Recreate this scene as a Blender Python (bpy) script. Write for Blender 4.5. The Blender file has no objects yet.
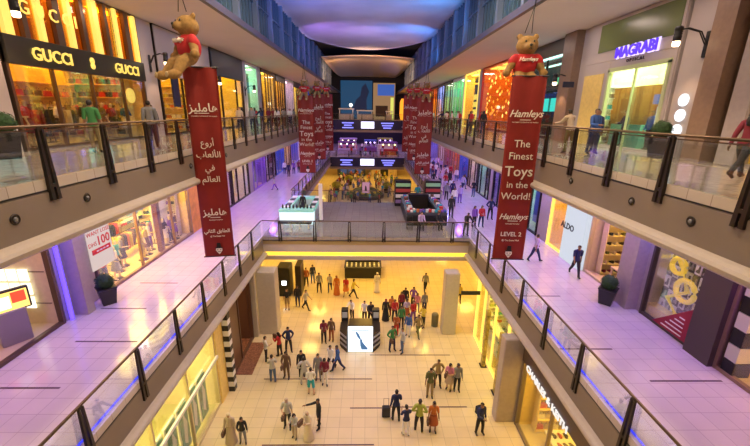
import bpy, bmesh, math, random
from mathutils import Vector, Matrix, Quaternion
R = math.radians
PI = math.pi
rnd = random.Random(7)
sc = bpy.context.scene
COL = sc.collection
EYE = 14.1            # eye height of the photographer above the ground floor
L1, L2 = 6.0, 12.6    # the two gallery floors

# ------------------------------------------------------------------ materials
MATS = {}
def mat(name, col=(.5,.5,.5), rough=.5, metal=0., emit=None, es=0., spec=.5, noise=0., nscale=6., trans=0.):
    if name in MATS: return MATS[name]
    m = bpy.data.materials.new(name); m.use_nodes = True
    nt = m.node_tree; b = nt.nodes['Principled BSDF']
    b.inputs['Base Color'].default_value = (*col, 1)
    b.inputs['Roughness'].default_value = rough
    b.inputs['Metallic'].default_value = metal
    b.inputs['Specular IOR Level'].default_value = spec
    if emit:
        b.inputs['Emission Color'].default_value = (*emit, 1)
        b.inputs['Emission Strength'].default_value = es
    if noise:
        tc = nt.nodes.new('ShaderNodeTexCoord'); n = nt.nodes.new('ShaderNodeTexNoise')
        n.inputs['Scale'].default_value = nscale; n.inputs['Detail'].default_value = 4
        mp = nt.nodes.new('ShaderNodeMapRange')
        mp.inputs['From Min'].default_value = .3; mp.inputs['From Max'].default_value = .7
        mp.inputs['To Min'].default_value = 1-noise; mp.inputs['To Max'].default_value = 1+noise
        mx = nt.nodes.new('ShaderNodeVectorMath'); mx.operation = 'SCALE'
        mx.inputs[0].default_value = col
        nt.links.new(tc.outputs['Object'], n.inputs['Vector'])
        nt.links.new(n.outputs['Fac'], mp.inputs['Value'])
        nt.links.new(mp.outputs['Result'], mx.inputs['Scale'])
        nt.links.new(mx.outputs['Vector'], b.inputs['Base Color'])
    MATS[name] = m
    return m

def mat_tiles(name, c1, c2, grout, size, rough, bar=0):
    if name in MATS: return MATS[name]
    m = bpy.data.materials.new(name); m.use_nodes = True
    nt = m.node_tree; b = nt.nodes['Principled BSDF']
    tc = nt.nodes.new('ShaderNodeTexCoord'); br = nt.nodes.new('ShaderNodeTexBrick')
    br.offset = 0; br.inputs['Scale'].default_value = 1
    br.inputs['Brick Width'].default_value = size; br.inputs['Row Height'].default_value = size
    br.inputs['Mortar Size'].default_value = .008; br.inputs['Mortar Smooth'].default_value = .1
    br.inputs['Color1'].default_value = (*c1,1); br.inputs['Color2'].default_value = (*c2,1); br.inputs['Mortar'].default_value = (*grout,1)
    nt.links.new(tc.outputs['Object'], br.inputs['Vector'])
    n = nt.nodes.new('ShaderNodeTexNoise'); n.inputs['Scale'].default_value = .9; n.inputs['Detail'].default_value = 5
    nt.links.new(tc.outputs['Object'], n.inputs['Vector'])
    mp = nt.nodes.new('ShaderNodeMapRange'); mp.inputs['To Min'].default_value = .88; mp.inputs['To Max'].default_value = 1.06
    nt.links.new(n.outputs['Fac'], mp.inputs['Value'])
    mx = nt.nodes.new('ShaderNodeVectorMath'); mx.operation = 'SCALE'
    nt.links.new(br.outputs['Color'], mx.inputs[0]); nt.links.new(mp.outputs['Result'], mx.inputs['Scale'])
    nt.links.new(mx.outputs['Vector'], b.inputs['Base Color'])
    b.inputs['Roughness'].default_value = rough
    MATS[name] = m
    return m

def mat_glass(name, tint=(.9,.95,.95), refl=.10):
    if name in MATS: return MATS[name]
    m = bpy.data.materials.new(name); m.use_nodes = True
    nt = m.node_tree; nt.nodes.clear()
    o = nt.nodes.new('ShaderNodeOutputMaterial'); mx = nt.nodes.new('ShaderNodeMixShader')
    t = nt.nodes.new('ShaderNodeBsdfTransparent'); t.inputs['Color'].default_value = (*tint,1)
    g = nt.nodes.new('ShaderNodeBsdfGlossy'); g.inputs['Roughness'].default_value = .03; g.inputs['Color'].default_value = (1,1,1,1)
    lw = nt.nodes.new('ShaderNodeLayerWeight'); lw.inputs['Blend'].default_value = .25
    mu = nt.nodes.new('ShaderNodeMath'); mu.operation = 'MULTIPLY_ADD'; mu.inputs[1].default_value = .28; mu.inputs[2].default_value = refl*.5
    nt.links.new(lw.outputs['Fresnel'], mu.inputs[0]); nt.links.new(mu.outputs[0], mx.inputs['Fac'])
    nt.links.new(t.outputs[0], mx.inputs[1]); nt.links.new(g.outputs[0], mx.inputs[2]); nt.links.new(mx.outputs[0], o.inputs['Surface'])
    MATS[name] = m
    return m

def emi(name, col, s): return mat(name, (.02,.02,.02), .6, emit=col, es=s)

M_STONE = mat('stone', (.21,.168,.14), .45, noise=.06, nscale=.7)
M_LIP = mat('lip_stone', (.44,.38,.345), .4, noise=.04)
M_PLASTER = mat('plaster', (.50,.44,.42), .6, noise=.04, nscale=.5)
M_SOFFIT = mat('soffit', (.74,.66,.69), .75, noise=.03, nscale=.4)
M_DARK = mat('dark_metal', (.045,.035,.03), .35, .6)
M_BRONZE = mat('bronze', (.16,.11,.08), .35, .7)
M_BLACK = mat('black', (.012,.012,.014), .4)
M_WHITE = mat('white', (.8,.8,.8), .4)
M_CREAM = mat('cream', (.62,.52,.30), .5)
M_GLASS = mat_glass('glass')
M_SHOPGLASS = mat_glass('shop_glass', (.95,.96,.95), .05)
M_RED = mat('banner_red', (.23,.014,.010), .55, noise=.10, nscale=1.5)
M_FUR = mat('bear_fur', (.29,.17,.055), .95, noise=.18, nscale=14)
M_SHIRT = mat('bear_shirt', (.42,.012,.015), .8, noise=.1, nscale=9)
M_SCREEN = emi('sign_white', (.8,.85,1.), 2.6)
M_TEXTW = mat('lettering_white', (.8,.74,.66), .5)
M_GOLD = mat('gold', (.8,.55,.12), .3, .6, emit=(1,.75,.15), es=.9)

# ------------------------------------------------------------------ geometry collector
class Geo:
    def __init__(s): s.v=[]; s.f=[]; s.m=[]; s.sm=[]
    def add(s, vs, fs, m=0, smooth=False):
        o=len(s.v); s.v += [tuple(v) for v in vs]
        s.f += [tuple(i+o for i in f) for f in fs]; s.m += [m]*len(fs); s.sm += [smooth]*len(fs)
        return s
    def box(s, x0,x1,y0,y1,z0,z1, m=0):
        if x0>x1: x0,x1=x1,x0
        if y0>y1: y0,y1=y1,y0
        if z0>z1: z0,z1=z1,z0
        return s.add([(x0,y0,z0),(x1,y0,z0),(x1,y1,z0),(x0,y1,z0),(x0,y0,z1),(x1,y0,z1),(x1,y1,z1),(x0,y1,z1)],
            [(0,3,2,1),(4,5,6,7),(0,1,5,4),(1,2,6,5),(2,3,7,6),(3,0,4,7)], m)
    def bbox(s, x0,x1,y0,y1,z0,z1,b=.02,m=0):
        # box with chamfered vertical and horizontal rims (three stacked loops)
        if x0>x1: x0,x1=x1,x0
        if y0>y1: y0,y1=y1,y0
        L=[]
        for z,i in ((z0,b),(z0+b,0),(z1-b,0),(z1,b)):
            L.append([(x0+i+b,y0+i,z),(x1-i-b,y0+i,z),(x1-i,y0+i+b,z),(x1-i,y1-i-b,z),(x1-i-b,y1-i,z),(x0+i+b,y1-i,z),(x0+i,y1-i-b,z),(x0+i,y0+i+b,z)])
        vs=[p for l in L for p in l]; fs=[tuple(range(7,-1,-1)),tuple(range(24,32))]
        for k in range(3):
            for j in range(8): fs.append((k*8+j,k*8+(j+1)%8,(k+1)*8+(j+1)%8,(k+1)*8+j))
        return s.add(vs,fs,m)
    def prism(s, pts, axis, a0, a1, m=0):
        # polygon pts (2D) extruded along axis ('x','y','z')
        def P(p,a):
            return {'x':(a,p[0],p[1]),'y':(p[0],a,p[1]),'z':(p[0],p[1],a)}[axis]
        n=len(pts); vs=[P(p,a0) for p in pts]+[P(p,a1) for p in pts]
        fs=[tuple(range(n)),tuple(range(2*n-1,n-1,-1))]+[(i,i+n,(i+1)%n+n,(i+1)%n) for i in range(n)]
        return s.add(vs,fs,m)
    def tube(s, pts, r, n=8, m=0, smooth=True):
        pts=[Vector(p) for p in pts]; rs = r if isinstance(r,(list,tuple)) else [r]*len(pts)
        vs=[]; up=Vector((0,0,1))
        for i,p in enumerate(pts):
            d=(pts[min(i+1,len(pts)-1)]-pts[max(i-1,0)]).normalized()
            a=d.cross(up); 
            if a.length<.05: a=d.cross(Vector((0,1,0)))
            a.normalize(); b=d.cross(a)
            for k in range(n):
                t=2*PI*k/n; vs.append(p+(a*math.cos(t)+b*math.sin(t))*rs[i])
        fs=[]
        for i in range(len(pts)-1):
            for k in range(n): fs.append((i*n+k,i*n+(k+1)%n,(i+1)*n+(k+1)%n,(i+1)*n+k))
        fs.append(tuple(range(n-1,-1,-1))); fs.append(tuple(range((len(pts)-1)*n,len(pts)*n)))
        return s.add(vs,fs,m,smooth)
    def lathe(s, prof, c=(0,0,0), n=16, m=0, sx=1, sy=1, smooth=True, rot=0):
        vs=[];k=len(prof)
        for r,z in prof:
            for j in range(n):
                t=2*PI*j/n+rot; vs.append((c[0]+r*math.cos(t)*sx,c[1]+r*math.sin(t)*sy,c[2]+z))
        fs=[(i*n+j,i*n+(j+1)%n,(i+1)*n+(j+1)%n,(i+1)*n+j) for i in range(k-1) for j in range(n)]
        fs.append(tuple(range(n-1,-1,-1))); fs.append(tuple(range((k-1)*n,k*n)))
        return s.add(vs,fs,m,smooth)
    def ball(s, c, r, n=12, m=0, q=None):
        rx,ry,rz = r if isinstance(r,(tuple,list)) else (r,r,r)
        vs=[];h=n//2
        for i in range(1,h):
            a=PI*i/h
            for j in range(n):
                t=2*PI*j/n; vs.append(Vector((rx*math.sin(a)*math.cos(t),ry*math.sin(a)*math.sin(t),rz*math.cos(a))))
        vs+=[Vector((0,0,rz)),Vector((0,0,-rz))]
        if q: vs=[q@v for v in vs]
        vs=[v+Vector(c) for v in vs]; T=len(vs)-2; B=T+1
        fs=[(i*n+j,(i+1)*n+j,(i+1)*n+(j+1)%n,i*n+(j+1)%n) for i in range(h-2) for j in range(n)]
        fs+=[(T,j,(j+1)%n) for j in range(n)]+[(B,(h-2)*n+(j+1)%n,(h-2)*n+j) for j in range(n)]
        return s.add(vs,fs,m,True)
    def mesh(s, name):
        me=bpy.data.meshes.new(name); me.from_pydata(s.v,[],s.f)
        for p,mi,sm in zip(me.polygons,s.m,s.sm): p.material_index=mi; p.use_smooth=sm
        me.update(); return me

def link(name, me, mats, parent=None, loc=None, rot=None, label=None):
    if me is not None and mats is not None:
        if not isinstance(mats,(list,tuple)): mats=[mats]
        if len(me.materials)==0:
            for m in mats: me.materials.append(m)
    o=bpy.data.objects.new(name, me); COL.objects.link(o)
    if parent: o.parent=parent
    if loc is not None: o.location=loc
    if rot is not None: o.rotation_euler=rot
    if label: o['label']=label
    return o
def obj(name, g, mats, parent=None, loc=None, rot=None, label=None):
    me=g.mesh(name) if isinstance(g,Geo) else g
    return link(name, me, mats, parent, loc, rot, label)
def struct(name, g, mats):
    o=obj(name,g,mats); o['kind']='structure'; return o
def thing(name, label, cat, loc=(0,0,0), rz=0, group=None):
    o=bpy.data.objects.new(name,None); COL.objects.link(o); o.location=loc; o.rotation_euler=(0,0,rz)
    o.empty_display_size=.2
    o['label']=label; o['category']=cat
    if group: o['group']=group
    return o
def tag(o,label,cat,group=None):
    o['label']=label; o['category']=cat
    if group: o['group']=group
    return o
KIDS={}
def kids(r):
    if r.name not in KIDS: KIDS[r.name]=[o for o in COL.objects if o.parent==r]
    return KIDS[r.name]
def dup(r, loc, rz=None, label=None, group=None, scale=None):
    def cp(o,par):
        c=o.copy(); COL.objects.link(c); c.parent=par
        for k in kids(o): cp(k,c)
        return c
    c=cp(r,None); c.location=loc
    if rz is not None: c.rotation_euler=(0,0,rz)
    if label: c['label']=label
    if group: c['group']=group
    if scale: c.scale=(scale,)*3
    return c

TXT={}
def text_mesh(s, size=1., ext=.01, shear=0., align='CENTER', off=0.):
    k=(s,size,ext,shear,align,off)
    if k in TXT: return TXT[k]
    c=bpy.data.curves.new('lettering','FONT'); c.body=s; c.size=size; c.extrude=ext; c.shear=shear
    c.align_x=align; c.offset=off; c.resolution_u=2
    o=bpy.data.objects.new('lettering',c); COL.objects.link(o)
    bpy.context.view_layer.update()
    me=bpy.data.meshes.new_from_object(o.evaluated_get(bpy.context.evaluated_depsgraph_get()))
    bpy.data.objects.remove(o); me.name='lettering'; TXT[k]=me
    return me
def text(s, m, parent, loc, rot, size=1., ext=.01, shear=0., name='lettering', off=0.):
    me=text_mesh(s,size,ext,shear,'CENTER',off)
    if len(me.materials)==0: me.materials.append(m)
    o=link(name,me,None,parent,loc,rot)
    if me.materials[0]!=m:
        o.material_slots[0].link='OBJECT'; o.material_slots[0].material=m
    return o

# ------------------------------------------------------------------ camera
F=370.; pitch=math.atan(111/F); yaw=math.atan(9/F*math.cos(pitch)); roll=R(.9)
cp_,sp_=math.cos(pitch),math.sin(pitch); s_,c_=math.sin(yaw),math.cos(yaw)
fw=Vector((s_*cp_,c_*cp_,-sp_)); rt=Vector((c_,-s_,0)); up=rt.cross(fw)
rt2=rt*math.cos(roll)+up*math.sin(roll); up2=up*math.cos(roll)-rt*math.sin(roll)
cam=bpy.data.cameras.new('camera'); co=bpy.data.objects.new('camera',cam); COL.objects.link(co)
mw=Matrix.Identity(4)
for i in range(3):
    mw[i][0]=rt2[i]; mw[i][1]=up2[i]; mw[i][2]=-fw[i]
mw[2][3]=EYE; co.matrix_world=mw
cam.sensor_width=36; cam.lens=36*F/750; cam.clip_end=400; cam.clip_start=.1
sc.camera=co
def on_floor(u,v,z):
    """the spot on the floor at height z that stands at pixel (u, v) of the photograph"""
    r=fw+rt2*((u-375)/F)-up2*((v-223)/F)
    t=(z-EYE)/r.z
    return Vector((r.x*t,r.y*t,z))

# ------------------------------------------------------------------ shell: floors
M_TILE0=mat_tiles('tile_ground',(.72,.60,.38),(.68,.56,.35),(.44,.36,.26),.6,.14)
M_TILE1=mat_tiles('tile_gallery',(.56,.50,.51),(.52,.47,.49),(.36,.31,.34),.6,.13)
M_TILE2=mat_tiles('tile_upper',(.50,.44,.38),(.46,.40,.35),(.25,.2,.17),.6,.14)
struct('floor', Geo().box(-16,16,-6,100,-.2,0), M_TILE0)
def slab(z, x0,x1,y0,y1, m): return struct('floor', Geo().box(x0,x1,y0,y1,z-.26,z), m)
slab(L1,-16,-7,3,100,M_TILE1); slab(L1,7,16,3,100,M_TILE1)
slab(L1,-7,7,23.62,33.7,mat_tiles('tile_bridge',(.34,.31,.30),(.31,.28,.28),(.18,.15,.15),.6,.10)); slab(L1,-7,7,70,100,M_TILE1)
slab(L2,-16,-7,-6,100,M_TILE2); slab(L2,7,16,-6,100,M_TILE2)
slab(L2,-7,7,76,100,M_TILE2); slab(L2,-7,7,-6,.2,M_TILE2)
tn=[0]
def trim(g,m):
    tn[0]+=1; return struct('trim_%d'%tn[0],g,m)
for z in (L1,L2):
    for sd in (-1,1):
        y0,y1=(3,100) if z==L1 else (-6,100)
        # edge beam: stone fascia over a rounded lip
        p=[(7.0,-.27),(7.0,-.30),(6.98,-.30),(6.98,-1.12),(7.5,-1.12),(7.5,-.27)]
        trim(Geo().prism([(sd*a,z+b) for a,b in p],'y',y0,y1),M_STONE)
        lip=[(6.985,-1.121),(6.86,-1.15),(6.76,-1.2),(6.72,-1.27),(6.74,-1.36),(6.82,-1.42),(7.0,-1.43),(7.5,-1.43),(7.5,-1.121)]
        trim(Geo().prism([(sd*a,z+b) for a,b in lip],'y',y0,y1),M_LIP)
        # slab underside ceiling of the gallery below
        if z==L2: struct('ceiling', Geo().box(sd*7.5,sd*16,y0,y1,z-1.4,z-.9), M_SOFFIT)
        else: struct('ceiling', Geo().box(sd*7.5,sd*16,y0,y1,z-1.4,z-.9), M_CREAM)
# bridge edge beams
M_COVE=emi('cove_yellow',(1,.62,.03),2.6)
M_BRBAND=mat('bridge_band',(.48,.38,.20),.3,.5)
def bridge_front(y, x0,x1, dirn=-1):
    trim(Geo().box(x0,x1,y,y+.4,L1-.55,L1-.265),M_BRBAND)
    trim(Geo().box(x0,x1,y+.02,y+.5,L1-1.1,L1-.55),M_PLASTER)
    trim(Geo().box(x0,x1,y+.10,y+.5,L1-1.36,L1-1.1),M_COVE)
    trim(Geo().box(x0,x1,y-.1,y+.6,L1-1.62,L1-1.36),M_LIP)
bridge_front(23.62,-6.98,6.98)
struct('ceiling', Geo().box(-6.98,6.98,24.2,33.7,L1-1.6,L1-.9), M_CREAM)
# ------------------------------------------------------------------ upper shell: ceilings, clerestory
ZC=18.55
for sd in (-1,1):
    nm='left' if sd<0 else 'right'
    struct('ceiling', Geo().box(sd*7.0,sd*16,3,100,ZC,ZC+.3), M_SOFFIT)
    trim(Geo().box(sd*6.93,sd*7.15,3,100,ZC-.05,ZC+.28), mat('blue_edge',(.10,.09,.12),.4))
    # clerestory wall of slim vertical windows
    M_CW=mat('clerestory_wall',(.10,.12,.16),.5); M_CG=mat('clerestory_glass',(.03,.08,.12),.12,spec=.8)
    struct('wall_%s'%nm, Geo().box(sd*7.4,sd*7.6,3,80,ZC+.28,23.2), M_CW)
    g=Geo(); fr=Geo(); post=Geo()
    y=4.2; 
    while y<78:
        for k in range(5):
            a=y+.22+k*.64
            fr.box(sd*7.22,sd*7.4,a-.05,a,ZC+.35,22.6)
        g.box(sd*7.34,sd*7.38,y+.2,y+3.4,ZC+.4,22.5)
        fr.box(sd*7.2,sd*7.4,y+.2,y+3.4,20.6,20.68); fr.box(sd*7.2,sd*7.4,y+.2,y+3.4,ZC+.3,ZC+.42)
        post.box(sd*7.08,sd*7.4,y-.22,y+.12,ZC+.28,22.8)
        y+=3.75
    struct('window_%d'%(1 if sd<0 else 2), g, M_CG)
    trim(fr, mat('mullion_blue',(.10,.16,.22),.4,.3)); trim(post, mat('pilaster_grey',(.16,.20,.27),.5))
# stretched glossy ceiling panel over the hall, boat shaped, gently bowed
def canopy(y0,y1,z,hw,name,m,bow=.8,end=6, drop=0):
    N,K=36,20; vs=[];fs=[]
    for i in range(N+1):
        t=i/N
        for j in range(K+1):
            s=j/K*2-1
            yy=y0+(y1-y0)*t - end*(s*s)*t**4*.9
            x=s*hw*(1-.10*t**6)
            vs.append((x,yy,z+bow*(1-s*s)*.5 - drop*math.sin(PI*t)*(1-s*s)))
    n=len(vs); vs+=[(a,b,c+.12) for a,b,c in vs]
    W=K+1
    for i in range(N):
        for j in range(K):
            a=i*W+j; fs.append((a,a+W,a+W+1,a+1)); fs.append((a+n,a+n+1,a+W+1+n,a+W+n))
    for i in range(N):
        for j in (0,K):
            a=i*W+j; fs.append((a,a+W,a+W+n,a+n))
    for j in range(K):
        for i in (0,N):
            a=i*W+j; fs.append((a,a+1,a+1+n,a+n))
    return struct(name, Geo().add(vs,fs,0,True), m)
M_CEIL=mat('stretched_ceiling',(.52,.50,.62),.32,spec=.5,noise=.25,nscale=.18)
canopy(3,57,22.2,7.6,'ceiling',M_CEIL,.5,10)
canopy(58.5,92,21.6,6.8,'ceiling',mat('bronze_ceiling',(.55,.42,.30),.3),.6,3,-.6)
struct('ceiling', Geo().box(-16,16,-6,100,23.4,23.7), mat('void_dark',(.03,.028,.035),.8))
struct('wall_back', Geo().box(-16,16,99.8,100,0,23.4), mat('back_dark',(.03,.03,.045),.8))
struct('wall_back', Geo().box(-16,16,86.5,86.7,0,L1-.3), mat('back_ground',(.45,.32,.18),.6))
# ------------------------------------------------------------------ shops
WX=11.8
def wall_seg(sd,z,h,y0,y1,m=M_PLASTER,x=WX,d=.5):
    o=struct('wall_left' if sd<0 else 'wall_right', Geo().box(sd*x,sd*(x+d),y0,y1,z,z+h), m); return o
LAMPN=[0]
def glow_mat(col,s):
    return emi('shop_light_%d_%d_%d_%d'%(int(col[0]*99),int(col[1]*99),int(col[2]*99),int(s*10)),col,s)
class Shop:
    """one shop unit: room behind the front, ceiling lamp, framed glass; local x grows into the shop"""
    def __init__(s, sd, z, y0, y1, h, label, light, ls, wall, frame=M_DARK, depth=3.6, x=WX, header=0., headm=None, glass=True, mullions=(), fw_=.1, fl=None, backm=None, top=0., cat='storefront'):
        s.sd,s.z,s.y0,s.y1,s.h,s.x=sd,z,y0,y1,h,x; s.w=y1-y0; s.depth=depth
        s.root=thing('storefront',label,cat,(sd*x,(y0+y1)/2,z))
        w=s.w/2; D=depth; hh=h-top
        m_=(y0+y1)/2; nm='wall_left' if sd<0 else 'wall_right'
        g=Geo()
        g.box(sd*D,sd*(D+.1),-w,w,0,h); g.box(sd*.16,sd*D,-w,-w+.08,0,h); g.box(sd*.16,sd*D,w-.08,w,0,h)
        def rm(n_,g_,mm): 
            o=struct(n_,g_,mm); o.location=(sd*x,m_,z); return o
        rm(nm,g,wall if not backm else backm)
        rm('ceiling',Geo().box(sd*.16,sd*D,-w+.08,w-.08,h-.1,h),M_WHITE)
        rm('floor',Geo().box(sd*.16,sd*D,-w+.08,w-.08,.0,.03),fl or M_CREAM)
        lm=glow_mat(tuple(round(c**1.15,3) for c in light),ls*.85)
        n=max(1,int(s.w/2.6))
        for k in range(n):
            c=-w+(k+.5)*s.w/n
            o=obj('ceiling_light',Geo().bbox(sd*.5,sd*(D-.5),c-s.w/n*.32,c+s.w/n*.32,h-.16,h-.1,.01),lm,None,(sd*x,m_,z))
            tag(o,'ceiling light panel inside the '+' '.join(label.split()[:11]),'ceiling light','ceiling lights inside the '+' '.join(label.split()[:11]))
        fg=Geo(); 
        fg.box(-sd*.06,sd*.14,-w,-w+fw_,0,h); fg.box(-sd*.06,sd*.14,w-fw_,w,0,h); fg.box(-sd*.06,sd*.14,-w,w,h-fw_,h); fg.box(-sd*.04,sd*.12,-w,w,0,.12)
        for my in mullions: fg.box(-sd*.04,sd*.10,my-.04,my+.04,.1,h)
        obj('frame',fg,frame,s.root)
        s.sign=s.root
        if header:
            s.sign=obj('header_panel',Geo().bbox(-sd*.12,sd*.1,-w+.02,w-.02,h-header,h-fw_*.5,.015),headm or frame,s.root)
        if glass:
            obj('glass_pane',Geo().box(sd*.0,sd*.02,-w+fw_,w-fw_,.12,h-max(header,fw_)),M_SHOPGLASS,s.root)
    def part(s,name,g,m,label=None): return obj(name,g,m,s.root,label=label)
    def text(s,t,m,y,z,size,shear=0,off=0.,x=-.14,ext=.02,rz=None):
        # lettering that reads from the hall
        r=(PI/2,0,PI/2 if s.sd<0 else -PI/2)
        return text(t,m,s.sign,(s.sd*x,y-(s.y0+s.y1)/2,z),r,size,ext,shear,off=off)

def goods_mat(c): return mat('goods_%02d_%02d_%02d'%tuple(int(x*20) for x in c),c,.5)
def bag_mesh():
    g=Geo(); g.prism([(-.17,0),(.17,0),(.13,.24),(-.13,.24)],'x',-.06,.06)
    g.tube([(0,-.08,.23),(0,-.07,.34),(0,0,.39),(0,.07,.34),(0,.08,.23)],.012,6)
    return g
def make_bag(c,label,group,loc,rz=0):
    r=thing('handbag',label,'bag',loc,rz,group)
    g=Geo().prism([(-.17,0),(.17,0),(.13,.24),(-.13,.24)],'x',-.06,.06); obj('bag_body',g,goods_mat(c),r)
    obj('handle',Geo().tube([(0,-.08,.23),(0,-.07,.34),(0,0,.39),(0,.07,.34),(0,.08,.23)],.012,6),M_BROWN,r)
    return r
M_BROWN=mat('leather_brown',(.18,.08,.04),.5)
M_SHELF=mat('shelf',(.75,.68,.5),.4)
def shelf(loc,sd,w,h,n,label,m=None,depth=.4,cat='shelf'):
    r=thing('display_shelf',label,cat,loc)
    g=Geo(); g.box(sd*0,sd*.03,-w/2,w/2,0,h); obj('back_panel',g,m or M_SHELF,r)
    for k in range(n):
        zz=.1+k*(h-.2)/max(1,n-1)
        obj('shelf_board',Geo().box(0,-sd*depth,-w/2,w/2,zz-.02,zz+.02),m or M_SHELF,r)
    for yy in (-w/2,w/2-.04): obj('side_panel',Geo().box(0,-sd*depth,yy,yy+.04,0,h),m or M_SHELF,r)
    return r
def fill(sd,x,yc,z,w,h,n,per,cols,name,label,cat,group,kind='bag'):
    """individual goods along the boards of a shelf"""
    protos=[]
    for c in cols:
        if kind=='bag': protos.append(None)
        else: protos.append(None)
    first={}
    for k in range(n-1):
        zz=z+.1+k*(h-.2)/max(1,n-1)+.02
        for j in range(per):
            ci=rnd.randrange(len(cols)); c=cols[ci]; y=yc-w/2+(j+.5)*w/per+rnd.uniform(-.02,.02)
            loc=(x-sd*.2,y,zz)
            if ci in first: dup(first[ci],loc,rnd.uniform(-.3,.3)); continue
            lb=label
            if kind=='bag':
                first[ci]=make_bag(c,lb,group,loc,0)
            elif kind=='shoe':
                g=Geo(); g.prism([(-.14,0),(.13,0),(.14,.04),(.05,.07),(-.04,.13),(-.14,.14)],'y',-.045,.045)
                r=thing('shoe',lb,cat,loc,0,group); obj('shoe_upper',g,goods_mat(c),r); obj('sole',Geo().box(-.145,.145,-.05,.05,-.0,.015),M_BLACK,r); first[ci]=r
            elif kind=='box':
                r=thing('gift_box',lb,cat,loc,0,group); obj('box_body',Geo().bbox(-.12,.12,-.14,.14,0,.2,.008),goods_mat(c),r); obj('lid',Geo().bbox(-.125,.125,-.145,.145,.17,.24,.008),M_WHITE,r); first[ci]=r
            elif kind=='bottle':
                r=thing('perfume_bottle',lb,cat,loc,0,group); obj('bottle_body',Geo().lathe([(.05,0),(.055,.02),(.055,.14),(.02,.18)],n=10),goods_mat(c),r); obj('cap',Geo().lathe([(.022,.18),(.022,.24)],n=8),M_BLACK,r); first[ci]=r

# ------------------------------------------------------------------ people
SEG={}
def make_skeleton(pose):
    """joints of a 1.72 m figure facing +y; pose gives limb angles in degrees"""
    J={}
    lean=R(pose.get('lean',0))
    def ly(x,y,z): # lean of the upper body about the hips
        dz=z-.93; return Vector((x, y*math.cos(lean)+dz*math.sin(lean), .93+dz*math.cos(lean)-y*math.sin(lean)))
    J['hip']=Vector((0,0,.93)); J['waist']=ly(0,.0,1.06); J['chest']=ly(0,.0,1.26); J['neckb']=ly(0,-.01,1.42)
    J['neck']=ly(0,0,1.49)
    hd=R(pose.get('head',0))
    def hh(z,y=0): return J['neck']+Vector((0,math.sin(lean+hd)*z+y*math.cos(hd+lean),math.cos(lean+hd)*z-y*math.sin(hd+lean)))
    J['head1']=hh(.07,.012); J['head2']=hh(.145,.012); J['head3']=hh(.20,.0)
    for s,n in ((-1,'l'),(1,'r')):
        J['sh'+n]=ly(s*.165,-.01,1.385)
        a,o,e=[R(v) for v in pose.get('arm'+n,(0,10,12))]
        d=Vector((s*math.sin(o),math.sin(a)*math.cos(o),-math.cos(a)*math.cos(o)))
        J['el'+n]=J['sh'+n]+d*.285
        inn=R(pose.get('in'+n,0))
        d2=Vector((s*math.sin(o)*(1-.5*math.sin(e)) - s*math.sin(inn), math.sin(a+e)*math.cos(o), -math.cos(a+e)*math.cos(o))).normalized()
        J['wr'+n]=J['el'+n]+d2*.25; J['ha'+n]=J['wr'+n]+d2*.075; J['hd'+n]=d2
        J['hp'+n]=Vector((s*.085,0,.88))
        t,k=[R(v) for v in pose.get('leg'+n,(0,0))]
        sp=R(pose.get('spread',3))
        d=Vector((s*math.sin(sp),math.sin(t)*math.cos(sp),-math.cos(t)*math.cos(sp)))
        J['kn'+n]=J['hp'+n]+d*.41
        d=Vector((s*math.sin(sp)*.3,math.sin(t-k),-math.cos(t-k)))
        J['an'+n]=J['kn'+n]+d*.39
        fo=t-k; 
        f=Vector((s*.15,math.cos(fo*.6),math.sin(fo*.6)))
        J['he'+n]=J['an'+n]-f*.05+Vector((0,0,-.035)); J['to'+n]=J['an'+n]+f*.15+Vector((0,0,-.045))
    lo=min(J['to'+n].z for n in 'lr'); lo=min(lo,min(J['he'+n].z for n in 'lr'))
    dz=.035-lo
    for k in J:
        if not k.startswith('hd'): J[k]=J[k]+Vector((0,0,dz))
    return J
BONES=[('hip','waist','torso',.125,.12),('waist','chest','torso',.12,.135),('chest','neckb','torso',.135,.08),('neckb','neck','neck',.055,.05),('neck','head1','head',.055,.08),('head1','head2','head',.082,.092),('head2','head3','head',.092,.06)]
for n in 'lr':
    BONES+=[('neckb','sh'+n,'torso',.07,.062),('sh'+n,'el'+n,'uparm',.055,.042),('el'+n,'wr'+n,'forearm',.040,.027),('wr'+n,'ha'+n,'hand',.027,.034),
            ('hip','hp'+n,'pelvis',.12,.095),('hp'+n,'kn'+n,'thigh',.09,.058),('kn'+n,'an'+n,'shin',.056,.038),('an'+n,'he'+n,'foot',.038,.034),('an'+n,'to'+n,'foot',.038,.032)]
POSES={
 'stand':dict(armr=(4,9,14),arml=(-3,9,16),legl=(2,2),legr=(-2,3)),
 'walk':dict(armr=(-24,8,16),arml=(22,8,22),legr=(26,8),legl=(-20,16),lean=3,spread=1),
 'walkb':dict(armr=(22,8,26),arml=(-22,8,14),legr=(-24,22),legl=(24,4),lean=4,spread=1),
 'phone':dict(armr=(30,8,95),inr=25,arml=(26,10,88),inl=25,head=22,legl=(3,2),legr=(-3,4)),
 'lean':dict(armr=(42,16,42),arml=(42,16,42),lean=14,legl=(4,6),legr=(-8,4)),
 'wait':dict(armr=(18,12,70),inr=40,arml=(-4,10,14),legl=(6,8),legr=(-3,2),spread=6),
 'point':dict(armr=(72,20,14),arml=(4,9,20),legl=(4,2),legr=(-5,4)),
 'hips':dict(armr=(-12,32,60),inr=60,arml=(-12,32,60),inl=60,legl=(3,2),legr=(-3,2),spread=7),
 'sit':dict(armr=(30,8,50),arml=(30,8,50),legl=(86,84),legr=(84,86),lean=6),
}
def seg_dist(p,a,b):
    ab=b-a; t=max(0,min(1,(p-a).dot(ab)/max(1e-9,ab.length_squared))); return (p-(a+ab*t)).length,t
M_EYE=mat('eye_dark',(.03,.02,.02),.3)
BODY={}
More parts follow.
